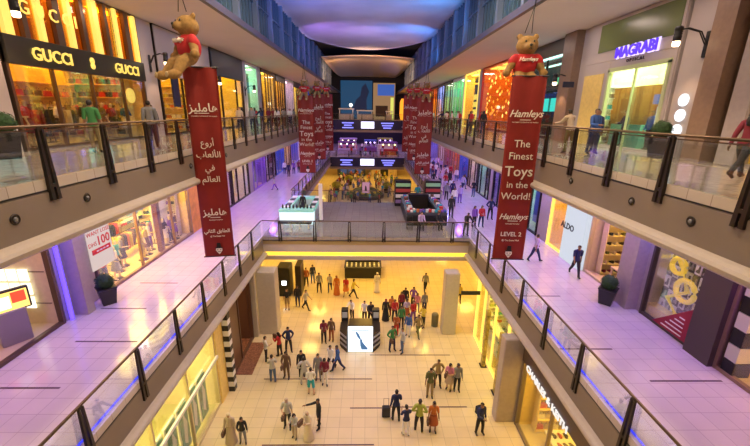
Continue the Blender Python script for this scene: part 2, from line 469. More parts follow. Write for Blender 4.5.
def body_set(pose):
    if pose in BODY: return BODY[pose]
    J=make_skeleton(POSES[pose])
    names=['hip','waist','chest','neckb','neck','head1','head2','head3']
    rad=dict(hip=.125,waist=.112,chest=.128,neckb=.075,neck=.052,head1=.082,head2=.094,head3=.062)
    edges=[('hip','waist'),('waist','chest'),('chest','neckb'),('neckb','neck'),('neck','head1'),('head1','head2'),('head2','head3')]
    for n in 'lr':
        for k,r in (('sh',.066),('el',.044),('wr',.028),('ha',.036),('hp',.098),('kn',.060),('an',.040),('he',.036),('to',.034)):
            names.append(k+n); rad[k+n]=r
        edges+=[('neckb','sh'+n),('sh'+n,'el'+n),('el'+n,'wr'+n),('wr'+n,'ha'+n),('hip','hp'+n),('hp'+n,'kn'+n),('kn'+n,'an'+n),('an'+n,'he'+n),('an'+n,'to'+n)]
    me=bpy.data.meshes.new('skel'); me.from_pydata([J[n] for n in names],[(names.index(a),names.index(b)) for a,b in edges],[])
    o=bpy.data.objects.new('skel',me); COL.objects.link(o)
    md=o.modifiers.new('s','SKIN'); md.use_smooth_shade=True; md.branch_smoothing=.4
    for i,n in enumerate(names):
        sv=me.skin_vertices[0].data[i]; sv.radius=(rad[n],rad[n]); sv.use_root=(i==0)
    sb=o.modifiers.new('b','SUBSURF'); sb.levels=1; sb.render_levels=1
    bpy.context.view_layer.update()
    bm_=bpy.data.meshes.new_from_object(o.evaluated_get(bpy.context.evaluated_depsgraph_get()))
    bpy.data.objects.remove(o)
    V=[v.co.copy() for v in bm_.vertices]; Fc=[tuple(p.vertices) for p in bm_.polygons]
    bpy.data.meshes.remove(bm_)
    lab=[];
    def cls(p):
        best=(9,'torso')
        for a,b,l,ra,rb in BONES:
            d,t=seg_dist(p,J[a],J[b]); d-=ra+(rb-ra)*t
            if d<best[0]: best=(d,l)
        return best[1]
    hc=(J['head1']+J['head2'])/2
    vl=[cls(v) for v in V]
    # flatten the trunk front to back, shape the face
    for i,v in enumerate(V):
        if vl[i] in('torso','pelvis'):
            yb=J['hip'].y+(J['neckb'].y-J['hip'].y)*max(0,min(1,(v.z-J['hip'].z)/.49)); v.y=yb+(v.y-yb)*.80; v.x*=1.10
        if vl[i]=='head': v.x=v.x*.86
    fl=[vl[f[0]] if len({vl[k] for k in f})==1 else cls(sum((V[k] for k in f),Vector())/len(f)) for f in Fc]
    cen=[sum((V[k] for k in f),Vector())/len(f) for f in Fc]
    # normals
    vn=[Vector() for _ in V]
    for f in Fc:
        n=(V[f[1]]-V[f[0]]).cross(V[f[2]]-V[f[0]])
        for k in f: vn[k]+=n
    for n in vn: n.normalize() if n.length>0 else None
    g=Geo(); g.add(V,Fc,0,True)
    up_=(J['head3']-J['head1']).normalized(); fwd=Vector((0,1,0)); fwd=(fwd-up_*fwd.dot(up_)).normalized(); sx=Vector((1,0,0))
    face=hc+fwd*.088
    # nose, ears, mouth, eyes
    g.add([face+up_*.02+fwd*-.004,face-up_*.025+sx*.014,face-up_*.025-sx*.014,face-up_*.022+fwd*.026],[(0,1,3),(0,3,2),(1,2,3)],0)
    for s in(-1,1):
        g.ball(hc+sx*s*.078,(.012,.02,.03),6,0)
        g.ball(face+up_*.018+sx*s*.030-fwd*.010,(.011,.008,.008),6,1)
    g.ball(face-up_*.045-fwd*.008,(.022,.008,.006),6,2)
    for n,s in(('l',-1),('r',1)):
        d=J['hd'+n]; h=J['ha'+n]; side=d.cross(Vector((0,1,0))) if abs(d.y)<.8 else d.cross(Vector((0,0,1)))
        side.normalize(); palmn=d.cross(side).normalized()
        # four unequal curled fingers across the palm and a thumb off its side
        for k,(of,ln) in enumerate(((-.024,.062),(-.008,.072),(.008,.068),(.024,.052))):
            b=h+palmn*of+d*.012
            g.tube([b-d*.02,b+d*ln*.5,b+d*ln*.85-side*s*.012,b+d*ln-side*s*.028],[.0095,.009,.008,.006],5,0)
        b=J['wr'+n]+d*.03
        g.tube([b+palmn*.02,b+palmn*.045+d*.025,b+palmn*.05+d*.055],[.011,.010,.007],5,0)
    out={'J':J}
    out['body']=g.mesh('body')
    def cloth(labels,off,extra=None,name='cloth'):
        idx=[i for i,l in enumerate(fl) if (l in labels if extra is None else extra(l,cen[i]))]
        used={};vs=[];fs=[]
        for i in idx:
            ff=[]
            for k in Fc[i]:
                if k not in used: used[k]=len(vs); vs.append(V[k]+vn[k]*off)
                ff.append(used[k])
            fs.append(tuple(ff))
        return Geo().add(vs,fs,0,True).mesh(name)
    wz=J['hip'].z
    out['tee']=cloth(None,.014,lambda l,c:(l=='torso' and c.z>wz-.02) or l=='uparm' or (l=='pelvis' and c.z>wz-.03),'shirt')
    out['shirt']=cloth(None,.016,lambda l,c:(l=='torso' and c.z>wz-.03) or l in('uparm','forearm') or (l=='pelvis' and c.z>wz-.05),'shirt')
    out['trousers']=cloth(None,.012,lambda l,c:l in('pelvis','thigh','shin') or (l=='torso' and c.z<wz+.06),'trousers')
    out['shorts']=cloth(None,.018,lambda l,c:l in('pelvis','thigh') or (l=='torso' and c.z<wz+.06),'shorts')
    out['shoes']=cloth(('foot',),.010,None,'shoes')
    hs=lambda c:(c-hc).dot(fwd); hu=lambda c:(c-hc).dot(up_)
    out['hair']=cloth(None,.012,lambda l,c:l=='head' and (hu(c)>.050 or (hs(c)<.01 and hu(c)>-.05)),'hair')
    out['scarf']=cloth(None,.02,lambda l,c:l in('head','neck') and not(hs(c)>.045 and -.075<hu(c)<.05),'headscarf')
    # long hair: falls behind the head to the shoulder blades
    g=Geo(); b0=hc+up_*.08-fwd*.03
    g.tube([b0+up_*.01,hc-fwd*.05+up_*.02,hc-fwd*.075-up_*.08,J['neckb']-fwd*.10+up_*.0,J['chest']-fwd*.115+up_*.06],[.05,.085,.082,.075,.035],10)
    out['longhair']=g.mesh('long_hair')
    # skirts and robes hang round the legs as one flared shell
    fx=(J['anl']+J['anr'])/2; span=abs(J['anl'].y-J['anr'].y)/2
    def skirt(zb,rt_,rb):
        g=Geo();n=20;vs=[];zt=wz+.12;K=7
        for i in range(K):
            t=i/(K-1); z=zt+(zb-zt)*t; r=rt_+(rb-rt_)*t; sp=span*t*(zt-zb)/(zt)
            cy=J['hip'].y+(fx.y-J['hip'].y)*t*(zt-zb)/zt
            for j in range(n):
                a=2*PI*j/n; w=1+.04*math.sin(a*6)*t
                vs.append((r*math.cos(a)*w,cy+(r*.82+sp)*math.sin(a)*w,z))
        fs=[(i*n+j,i*n+(j+1)%n,(i+1)*n+(j+1)%n,(i+1)*n+j) for i in range(K-1) for j in range(n)]+[tuple(range(n))]
        return Geo().add(vs,fs,0,True).mesh('skirt')
    out['skirt']=skirt(.50,.15,.25); out['robe']=skirt(.05,.155,.27)
    # things carried on the back
    BODY[pose]=out
    return out
SKINS=[mat('skin_a',(.45,.26,.17),.6),mat('skin_b',(.30,.16,.10),.6),mat('skin_c',(.55,.34,.24),.6)]
HAIRM=mat('hair_black',(.015,.011,.010),.6)
M_SHOE=mat('shoe_black',(.02,.018,.018),.4)
M_LIPS=mat('lips',(.30,.10,.08),.6)
def cm(c):
    return mat('cloth_%02d_%02d_%02d'%tuple(int(x*50) for x in c),c,.85)
C=dict(white=(.75,.73,.70),cream=(.68,.58,.42),black=(.02,.02,.025),grey=(.22,.22,.23),ltgrey=(.45,.44,.43),navy=(.02,.03,.10),blue=(.04,.11,.38),teal=(.03,.36,.42),red=(.50,.03,.03),maroon=(.20,.02,.04),
 orange=(.55,.16,.03),yellow=(.60,.48,.06),lime=(.36,.42,.08),green=(.05,.22,.07),khaki=(.30,.22,.10),brown=(.14,.08,.05),pink=(.60,.22,.30),purple=(.20,.08,.40),jeans=(.08,.13,.26),denim=(.14,.20,.34),lilac=(.45,.36,.60),rust=(.35,.09,.03),olive=(.12,.13,.05),beige=(.50,.40,.30))
def person(loc, head_deg, label, top='white', low='jeans', pose='stand', style='man', sc_=1.0, skin=0, group=None, extra=None, hair=None):
    """head_deg: facing direction, 0 = away from the camera (+y), counter-clockwise"""
    B=body_set(pose)
    r=thing('person',label,'person',loc,R(head_deg),group); r.scale=(sc_,)*3
    me=B['body']
    if len(me.materials)==0:
        for m in (SKINS[0],M_EYE,M_LIPS): me.materials.append(m)
    b=link('body',me,None,r)
    if skin: b.material_slots[0].link='OBJECT'; b.material_slots[0].material=SKINS[skin]
    def cl(key,name,m):
        me=B[key]
        if len(me.materials)==0: me.materials.append(M_WHITE)
        o=link(name,me,None,r); o.material_slots[0].link='OBJECT'; o.material_slots[0].material=m; return o
    T,Lw=cm(C[top]),cm(C[low])
    cl('shoes','shoes',M_SHOE)
    if style in('man','tee','shorts','cap'):
        cl('tee' if style in('tee','shorts','cap') else 'shirt','shirt',T)
        cl('shorts' if style=='shorts' else 'trousers','shorts' if style=='shorts' else 'trousers',Lw)
        if style=='cap': cl('hair','cap',cm(C['beige']))
        else: cl('hair','hair',HAIRM)
    elif style=='woman':
        cl('shirt','blouse',T); cl('trousers','trousers',Lw); cl('hair','hair',HAIRM); cl('longhair','long_hair',HAIRM)
    elif style=='dress':
        cl('tee','bodice',T); cl('skirt','skirt',Lw); cl('hair','hair',HAIRM); cl('longhair','long_hair',HAIRM)
    elif style=='abaya':
        cl('shirt','robe_top',T); cl('robe','robe_skirt',T); cl('scarf','headscarf',Lw)
    elif style=='kandura':
        cl('shirt','robe_top',T); cl('robe','robe_skirt',T); cl('scarf','headcloth',Lw)
    if extra=='backpack':
        c=B['J']['chest']; g=Geo().bbox(-.15,.15,c.y-.30,c.y-.11,c.z-.26,c.z+.14,.04)
        bp=tag(obj('backpack',g,cm(C['black']),None,loc,(0,0,R(head_deg))),'black backpack worn by the '+' '.join(label.split()[:11]),'backpack')
    if extra=='bag':
        h=B['J']['har']; g=Geo().prism([(-.16,-.02),(.16,-.02),(.13,-.28),(-.13,-.28)],'x',h.x-.05,h.x+.05); g.tube([(h.x,-.09,-.04),(h.x,-.06,.0),(h.x,.06,.0),(h.x,.09,-.04)],.01,6)
        g.v=[(x,y+h.y,z+h.z) for x,y,z in g.v]
        tag(obj('handbag',g,cm(C['brown']),None,loc,(0,0,R(head_deg))),'brown handbag carried by the '+' '.join(label.split()[:11]),'bag')
    return r
def mannequin(loc,rz,label,top,low,pose='wait',style='dress',group=None):
    B=body_set(pose); r=thing('mannequin',label,'mannequin',loc,R(rz),group)
    me=B['body']
    if len(me.materials)==0:
        for m in (SKINS[0],M_EYE,M_LIPS): me.materials.append(m)
    b=link('body',me,None,r); 
    for k in range(3): b.material_slots[k].link='OBJECT'; b.material_slots[k].material=M_CREAM
    def cl(key,name,m):
        me=B[key]
        if len(me.materials)==0: me.materials.append(M_WHITE)
        o=link(name,me,None,r); o.material_slots[0].link='OBJECT'; o.material_slots[0].material=m
    cl('tee','garment_top',cm(C[top]))
    if style=='dress': cl('skirt','skirt',cm(C[low]))
    else: cl('trousers','trousers',cm(C[low]))
    g=Geo().lathe([(.26,0),(.26,.015),(.02,.03)],n=20); obj('base_plate',g,M_DARK,r)
    return r
# ------------------------------------------------------------------ balustrades
def post_geo(low):
    g=Geo()
    for s in(-1,1):
        # a tapered blade, slim at the handrail and broad where it bolts to the beam
        t,b=.045,.10
        g.add([(-.03,s*.035,1.06),(.03,s*.035,1.06),(.03,s*(.035+t),1.06),(-.03,s*(.035+t),1.06),
               (-.055,s*.03,-low),(.03,s*.03,-low),(.03,s*(.03+b),-low),(-.055,s*(.03+b),-low)],
              [(0,1,2,3),(7,6,5,4),(0,4,5,1),(1,5,6,2),(2,6,7,3),(3,7,4,0)])
    g.box(-.02,.02,-.05,.05,1.02,1.09); g.box(-.05,.0,-.09,.09,-.20,-.12)
    g.lathe([(.02,0),(.02,.04)],(0,0,-.4),8)
    return g
def balustrade_y(sd,z,y0,first,sp,y1,label,low):
    r=thing('glass_balustrade',label,'balustrade',(sd*7,0,z))
    obj('handrail',Geo().tube([(0,y0,1.1),(0,(y0+y1)/2,1.1),(0,y1,1.1)],.034,10),M_BRONZE,r)
    obj('glass_clamp',Geo().box(sd*.035,sd*.055,y0,y1,1.0,1.03),M_BRONZE,r)
    obj('edge_strip',Geo().box(-sd*.01,sd*.09,y0,y1,-.27,-.235),M_BLACK,r)
    if z<10 and y0<10: obj('blue_reflection_strip',Geo().box(sd*.12,sd*.17,y0,15,0,.035),emi('reflection_blue',(.03,.05,1),1.6),r)  # glowing strip added to imitate the blue reflection along the glass foot
    pm=post_geo(low); ys=[];y=first
    while y<y1-.1: ys.append(y); y+=sp
    me=pm.mesh('post')
    for i,y in enumerate(ys):
        o=link('post',me,M_DARK,r,(-sd*.03,y,0),(0,0,0 if sd>0 else PI))
    a=[y0]+ys+[y1]; gm=None
    for i in range(len(a)-1):
        if a[i+1]-a[i]<.2: continue
        g=Geo().box(sd*.04,sd*.052,a[i]+.05,a[i+1]-.05,-.22,1.02); obj('glass_panel',g,M_GLASS,r)
    return r
def balustrade_x(y,z,x0,x1,n,label,low=.32,front=-1):
    r=thing('glass_balustrade',label,'balustrade',(0,y,z))
    obj('handrail',Geo().tube([(x0,0,1.1),(0,0,1.1),(x1,0,1.1)],.034,10),M_BRONZE,r)
    obj('edge_strip',Geo().box(x0,x1,front*.08,0,-.27,-.235),M_BLACK,r)
    me=post_geo(low).mesh('post')
    for i in range(n):
        x=x0+(i+.5)*(x1-x0)/n
        link('post',me,M_DARK,r,(x,front*.03,0),(0,0,-front*PI/2*-1))
        obj('glass_panel',Geo().box(x0+i*(x1-x0)/n+.03,x0+(i+1)*(x1-x0)/n-.03,-.006,.006,-.22,1.02),M_GLASS,r)
    return r
balustrade_y(-1,L2,3,4.32,1.95,76,'upper gallery glass balustrade in front of the gold-lit boutique','.48' and .48)
balustrade_y(1,L2,3,4.48,2.02,76,'upper gallery glass balustrade in front of the spectacles shop',.48)
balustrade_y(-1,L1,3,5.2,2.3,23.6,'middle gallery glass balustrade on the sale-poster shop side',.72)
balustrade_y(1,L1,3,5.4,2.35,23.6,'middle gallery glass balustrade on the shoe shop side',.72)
balustrade_x(23.64,L1,-6.95,6.95,6,'glass balustrade along the near edge of the kiosk bridge')
balustrade_x(33.6,L1,-6.95,6.95,6,'glass balustrade along the far edge of the kiosk bridge',front=1)
balustrade_y(-1,L1,33.7,35,2.3,70,'glass balustrade beyond the kiosk bridge on the poster shop side',.6)
balustrade_y(1,L1,33.7,35,2.3,70,'glass balustrade beyond the kiosk bridge on the shoe shop side',.6)
balustrade_x(70.1,L1,-6.95,6.95,6,'glass balustrade above the lower illuminated sign')
balustrade_x(76.1,L2,-6.95,6.95,6,'glass balustrade above the upper illuminated sign')

# round fittings let into the stone fascia
def fascia_spot(sd,y,z,label):
    r=thing('fascia_spotlight',label,'spotlight',(sd*6.98,y,z),0)
    q=Geo()
    vs=Geo().lathe([(.11,0),(.115,.015),(.085,.035),(.075,.02)],n=20); vs.v=[(-sd*c,a,b) for a,b,c in vs.v]
    obj('bezel',vs,M_DARK,r)
    w=Geo().lathe([(.05,0),(.05,.03),(.03,.045)],n=14); w.v=[(-sd*c,a,b) for a,b,c in w.v]; obj('lens',w,mat('lens_grey',(.2,.2,.22),.15),r)
    return r
SP=[(-1,7.18,'nearer the hall end'),(-1,9.15,'between two posts of the gold-lit boutique gallery'),(-1,14.8,'beside the hanging Arabic banner'),(1,7.51,'below the striding visitor'),(1,9.38,'below the spectacles shop'),(1,12.4,'just past the spectacles shop post'),(1,17.2,'beyond the English banner'),(-1,18.6,'beyond the Arabic banner')]
for sd,y,w in SP: fascia_spot(sd,y,11.95,'round dark spotlight in the stone fascia '+w)

# ------------------------------------------------------------------ hanging banners and teddy bears
def ar(s):
    """Arabic lettering in presentation forms, laid out for left to right setting"""
    F_={'ا':('\ufe8d',None,None,'\ufe8e'),'أ':('\ufe83',None,None,'\ufe84'),'ر':('\ufead',None,None,'\ufeae'),'و':('\ufeed',None,None,'\ufeee'),
        'ع':('\ufec9','\ufecb','\ufecc','\ufeca'),'ل':('\ufedd','\ufedf','\ufee0','\ufede'),'ب':('\ufe8f','\ufe91','\ufe92','\ufe90'),'ف':('\ufed1','\ufed3','\ufed4','\ufed2'),
        'ي':('\ufef1','\ufef3','\ufef4','\ufef2'),'م':('\ufee1','\ufee3','\ufee4','\ufee2'),'ه':('\ufee9','\ufeeb','\ufeec','\ufeea'),'ز':('\ufeaf',None,None,'\ufeb0'),
        'ط':('\ufec1','\ufec3','\ufec4','\ufec2'),'ق':('\ufed5','\ufed7','\ufed8','\ufed6'),'ث':('\ufe99','\ufe9b','\ufe9c','\ufe9a'),'ن':('\ufee5','\ufee7','\ufee8','\ufee6')}
    out='' ; 
    for w in s.split(' '):
        t=''
        for i,ch in enumerate(w):
            f=F_[ch]; prev=i>0 and F_[w[i-1]][1] is not None; nxt=i<len(w)-1 and f[1] is not None
            t+= f[2] if prev and nxt else f[3] if prev else f[1] if nxt else f[0]
        out=t[::-1]+(' ' if out else '')+out
    return out
def banner(x,y,ztop,zbot,w,lang,rz,label,group=None,ropes=True):
    r=thing('hanging_banner',label,'banner',(x,y,zbot),rz,group); H=ztop-zbot
    # slightly rippled cloth with its own thickness
    nx,nz=10,24; vs=[];
    for sgn in (-1,1):
        for i in range(nz+1):
            for j in range(nx+1):
                xx=(j/nx-.5)*w; zz=i/nz*H; vs.append((xx,.035*math.sin(j*1.1+i*.12)*(i/nz)+sgn*.012,zz))
    W=nx+1;N=W*(nz+1);fs=[]
    for i in range(nz):
        for j in range(nx):
            a=i*W+j; fs.append((a,a+1,a+W+1,a+W)); fs.append((a+N,a+N+W,a+N+W+1,a+N+1))
    for i in range(nz):
        for j in(0,nx): a=i*W+j; fs.append((a,a+W,a+W+N,a+N))
    cl_=obj('cloth',Geo().add(vs,fs,0,True),M_RED,r)
    for z in(0,H): obj('rod',Geo().tube([(-w/2-.05,0,z),(w/2+.05,0,z)],.03,8),M_DARK,r)
    yy=-.075; q=(PI/2,0,0)
    def t(s,fz,size,sh=0,off=0.): text(s,M_TEXTW,cl_,(0,yy,H*fz),q,size*w,.006,sh,off=off)
    if lang=='en':
        t('Hamleys',.80,.285,.35,.004); t('THE FINEST TOYSHOP IN THE WORLD',.77,.045)
        t('The',.645,.31); t('Finest',.58,.31); t('Toys',.49,.44,0,.004); t('in the',.425,.29); t('World!',.36,.31)
        t('Hamleys',.245,.26,.35,.004); t('THE FINEST TOYSHOP',.215,.045); t('LEVEL 2',.145,.20,0,.003); t('@ The Dubai Mall',.115,.075)
    else:
        t(ar('هامليز'),.79,.36,.0,.004); t('THE FINEST TOYSHOP IN THE WORLD',.765,.045)
        t(ar('أروع'),.62,.27); t(ar('الألعاب'),.56,.27); t(ar('في'),.49,.27); t(ar('العالم'),.43,.27)
        t(ar('هامليز'),.245,.32,0,.004); t('THE FINEST TOYSHOP',.215,.045); t(ar('الطابق الثاني'),.145,.17,0,.003); t('@ The Dubai Mall',.12,.065)
    for fz in ((.785,.235) if lang=='en' else (.782,.232)): obj('underline',Geo().box(-.16*w,.16*w,yy-.006,yy+.0,H*fz-.012,H*fz+.014),M_TEXTW,cl_)
    # round-faced emblem under a tall hat
    e=Geo(); e.prism([(-.075,.02),(.075,.02),(.06,.13),(-.06,.13)],'y',yy-.01,yy); e.box(-.12,.12,yy-.012,yy,.0,.022)
    e.v=[(a*w,b,H*.052+c*w*1.5) for a,b,c in e.v]; obj('emblem_hat',e,M_BLACK,cl_)
    e=Geo(); e.prism([(-.10,-.005),(.10,-.005),(.11,-.06),(.04,-.13),(0,-.16),(-.04,-.13),(-.11,-.06)],'y',yy-.008,yy)
    e.v=[(a*w,b,H*.052+c*w*1.4) for a,b,c in e.v]; obj('emblem_face',e,M_TEXTW,cl_)
    e=Geo(); e.box(-.07,-.025,yy-.014,yy-.006,-.05,-.035); e.box(.025,.07,yy-.014,yy-.006,-.05,-.035); e.box(-.045,.045,yy-.014,yy-.006,-.098,-.085)
    e.v=[(a*w,b,H*.052+c*w*1.4) for a,b,c in e.v]; obj('emblem_mark',e,M_BLACK,cl_)
    return r
BEAR={}
def remesh(g,vox,name,smooth=4):
    me=g.mesh('tmp'); o=bpy.data.objects.new('tmp',me); COL.objects.link(o)
    m=o.modifiers.new('r','REMESH'); m.mode='VOXEL'; m.voxel_size=vox; m.use_smooth_shade=True
    s=o.modifiers.new('s','SMOOTH'); s.iterations=smooth; s.factor=.5
    bpy.context.view_layer.update()
    out=bpy.data.meshes.new_from_object(o.evaluated_get(bpy.context.evaluated_depsgraph_get())); out.name=name
    bpy.data.objects.remove(o); return out
def bear_meshes():
    if BEAR: return BEAR
    g=Geo()
    g.ball((0,0,.66),(.33,.27,.42),18)                 # trunk
    g.ball((0,-.04,1.27),(.33,.30,.29),20)             # head
    g.ball((0,-.30,1.20),(.16,.17,.13),14)             # muzzle
    for s in(-1,1):
        g.ball((s*.24,.0,1.52),(.10,.06,.10),12)
        q=Quaternion((0,1,0),s*R(-32)); g.ball((s*.42,-.10,.72),(.12,.12,.32),14,q=q)
        g.ball((s*.56,-.14,.48),(.13,.13,.13),12)
        g.tube([(s*.16,-.05,.40),(s*.24,-.34,.24),(s*.30,-.50,-.02)],[.17,.17,.13],14)
        q=Quaternion((1,0,0),R(20)); g.ball((s*.31,-.60,-.12),(.15,.22,.13),14,q=q)
    BEAR['body']=remesh(g,.03,'fur_body')
    g=Geo(); g.ball((0,0,.72),(.37,.31,.39),18)
    for s in(-1,1):
        q=Quaternion((0,1,0),s*R(-32)); g.ball((s*.37,-.08,.84),(.15,.15,.22),14,q=q)
    BEAR['shirt']=remesh(g,.03,'shirt')
    g=Geo(); g.ball((0,-.455,1.235),(.055,.035,.04),10); BEAR['nose']=g.mesh('nose')
    g=Geo(); g.ball((0,-.31,1.36),(.03,.02,.035),8); BEAR['eye']=g.mesh('eye')
    g=Geo(); g.ball((0,-.79,-.15),(.09,.02,.08),10); BEAR['pad']=g.mesh('paw_pad')
    g=Geo(); g.tube([(-.01,-.465,1.20),(0,-.455,1.15),(.05,-.43,1.12)],.01,6); g.tube([(0,-.455,1.15),(-.05,-.43,1.12)],.01,6); BEAR['mouth']=g.mesh('mouth')
    return BEAR
M_PAD=mat('paw_leather',(.50,.38,.20),.8)
def bear(x,y,z,rz,label,zhook,xh=None,sc_=1.,group=None,tilt=0,ropes=True):
    B=bear_meshes(); r=thing('teddy_bear',label,'soft toy',(x,y,z),rz,group); r.scale=(sc_,)*3; r.rotation_euler=(tilt,0,rz)
    link('fur_body',B['body'],M_FUR,r); sh_=link('shirt',B['shirt'],M_SHIRT,r); link('nose',B['nose'],M_BLACK,r); link('mouth',B['mouth'],M_BLACK,r)
    for s in(-1,1):
        link('eye',B['eye'],M_BLACK,r,(s*.12,0,0)); link('paw_pad',B['pad'],M_PAD,r,(s*.31,0,0))
    text('Hamleys',M_TEXTW,sh_,(0,-.335,.80),(R(84),0,0),.16,.03,.35,name='shirt_lettering')
    if ropes:
        hook=(x if xh is None else xh)
        g=Geo(); 
        h=thing('suspension_chain','thin dark chain holding the '+' '.join(label.replace('big teddy bear in red shirt','big bear').replace('teddy bear in red shirt','bear').replace(' sitting','').split()[:11]),'chain',(x,y,z))
        dx=hook-x
        obj('link_ring',Geo().tube([(dx,0,zhook-z-.02),(dx,0,zhook-z-.35)],.03,8),M_BLACK,h)
        for s in(-1,1): obj('cable',Geo().tube([(dx,0,zhook-z-.3),(dx*.5+s*.05,0,(zhook-z+1.5*sc_)/2),(s*.14,0,1.62*sc_)],.014,6),M_BLACK,h)
    return r
banner(6.18,15.0,15.5,8.0,1.32,'en',R(-3),'tall red banner with English lettering reading LEVEL 2, hanging before the spectacles shop side')
banner(-6.3,15.0,15.6,8.05,1.2,'ar',R(10),'tall red banner with Arabic lettering, hanging before the gold-lit boutique side')
bear(6.36,16.15,15.08,R(-6),'big teddy bear in red shirt sitting on the English banner',18.5,6.5,1.30)
bear(-6.45,14.5,15.3,R(-38),'big teddy bear in red shirt, turned sideways, sitting on the Arabic banner',18.5,-6.5,1.25,tilt=R(-6))
WH=['nearest of the three','middle of the three','last of the three']
for i,(yb,zt) in enumerate(((36,15.75),(43.,16.2),(50,16.5))):
    w_=('first','middle','last')[i]
    for sd,nm in ((-1,'poster shop side'),(1,'shoe shop side')):
        xb=sd*(5.75 if sd<0 else 5.35)+(.25 if sd<0 else .0)*i
        banner(xb,yb,zt-.3,zt-7.4,1.5,'en' if (i+(sd>0))%2==0 else 'ar',0,'red toy shop banner, %s in the distant row of three on the %s'%(w_,nm))
        bear(xb,yb-.35,zt-.5,R(rnd.uniform(-12,12)),'teddy bear in red shirt on the %s banner of the distant row, %s'%(w_,nm),18.5,None,.95)
# ------------------------------------------------------------------ light
def area(name,x,y,z,sx,sy,col,p,rot=(0,0,0)):
    l=bpy.data.lights.new(name,'AREA'); l.shape='RECTANGLE'; l.size=sx; l.size_y=sy; l.color=col; l.energy=p
    o=bpy.data.objects.new(name,l); COL.objects.link(o); o.location=(x,y,z); o.rotation_euler=rot; return o
def spot(name,loc,aim,col,p,ang=60,r=.08,blend=.6):
    l=bpy.data.lights.new(name,'SPOT'); l.color=col; l.energy=p; l.spot_size=R(ang); l.shadow_soft_size=r; l.spot_blend=blend
    o=bpy.data.objects.new(name,l); COL.objects.link(o); o.location=loc
    d=Vector(aim)-Vector(loc); o.rotation_euler=d.to_track_quat('-Z','Y').to_euler(); return o
VIOP=(.75,.5,1); PINK=(1,.60,.72); VIO=(.46,.12,1); BLU=(.25,.22,1); PEACH=(1,.78,.62)
for sd in(-1,1):
    for k,y in enumerate((6,11,16,21,27,33,39,46,53,60,67,78)):
        area('gallery_downlight',sd*9.2,y,L2-1.42,1.6,2.4,(PEACH,PINK,VIOP)[k%3],62*(.5,.7,.85,1)[min(k,3)])
        area('gallery_downlight',sd*10.9,y+2.4,L2-1.42,.5,1.6,(VIO,BLU)[k%2],170*(.6,.7,.9,1)[min(k,3)])
for sd in(-1,1):
    for y in (8,14,20,27,36,46,56,66): area('upper_downlight',sd*9.6,y,ZC-.02,1.2,1.2,(1,.76,.66),62)
# hall lamps in the ceiling above and beside the viewer
for x,y in((-3.5,6),(3.5,6),(-3.5,13),(3.5,13),(-3.5,20),(3.5,20)):
    area('hall_downlight',x,y,21.9,1.2,1.2,(1,.74,.46),560)
# warm lamps under the kiosk bridge and side galleries on the ground floor
for x in(-4.5,0,4.5):
    for y in(26,29,32): area('bridge_downlight',x,y,4.38,1.2,1.2,(1,.62,.12),90)
for sd in(-1,1):
    for y in(27,33,39,46,53,60,67,74,81): area('ground_downlight',sd*10,y,4.55,1.5,1.5,(1,.60,.12),150)
for x in(-4.5,0,4.5):
    for y in(74,80): area('far_downlight',x,y,5.7,1.5,1.5,(1,.60,.12),160)
    for y in(79,86,93): area('far_gallery_light',x,y,L2-.3,1.5,1.5,(.65,.35,1),110)
# coloured uplights washing the ceiling: ledge ones, plus unmounted ones added over mid-hall
for (x,y,ax,ay,c,p) in ((-6.7,16,-1.5,20,(.1,.5,.9),2600),(-6.7,28,-1.5,33,(.15,.25,1),2200),(-6.7,40,-1,46,(.4,.2,.8),2000),(6.7,16,1.5,20,(.05,.35,1),3600),(6.7,28,1.5,33,(.04,.4,1),3800),(6.7,40,1.5,46,(.08,.35,1),3000),(-1,20,0,27,(.6,.25,.9),1500),(0,40,0,50,(.5,.3,.6),1500),(0,52,0,70,(1,.55,.25),3300),(-5,60,-3,76,(1,.55,.25),2400),(5,60,3,76,(1,.55,.25),2400)):
    spot('ceiling_wash',(x,y,18.95),(ax,ay,22.5),c,p*1.05,110,.3,1.0)
w=bpy.data.worlds.new('world'); sc.world=w; w.use_nodes=True
w.node_tree.nodes['Background'].inputs[0].default_value=(.55,.5,.6,1); w.node_tree.nodes['Background'].inputs[1].default_value=.05  # faint ambient fill added to the enclosed hall to cut noise
vs=sc.view_settings; vs.view_transform='Standard'; vs.look='None'; vs.exposure=.10; vs.gamma=1; vs.use_curve_mapping=False
# ------------------------------------------------------------------ shop fronts
YEL=(1,.66,.08); GOLDL=(1,.56,.06); WHI=(1,.9,.75); GRN=(.45,1,.55); ORG=(1,.30,.05); BLU2=(.3,.4,1); TEA=(.3,.9,.9); PNK=(1,.55,.75)
W_GOLD=mat('wall_gold',(.85,.64,.20),.5,noise=.08); W_CREAM=mat('wall_cream',(.74,.64,.38),.5,noise=.05)
W_WHITE=mat('wall_white',(.75,.74,.70),.5); W_DARK=mat('wall_dark',(.07,.05,.04),.5); W_GREEN=mat('wall_green',(.30,.62,.34),.5)
W_RED=mat('wall_red',(.42,.06,.05),.5); W_ORANGE=mat('wall_orange',(.75,.34,.06),.5,noise=.15,nscale=3); W_BLUE=mat('wall_blue',(.08,.14,.5),.5); W_PURPLE=mat('wall_purple',(.30,.20,.50),.5)
M_PIER=mat('pier_stone',(.40,.34,.33),.4,noise=.06); M_BPIER=mat('pier_brown',(.26,.17,.12),.4,noise=.08)
H2=5.93; H1=5.16; H0=4.56
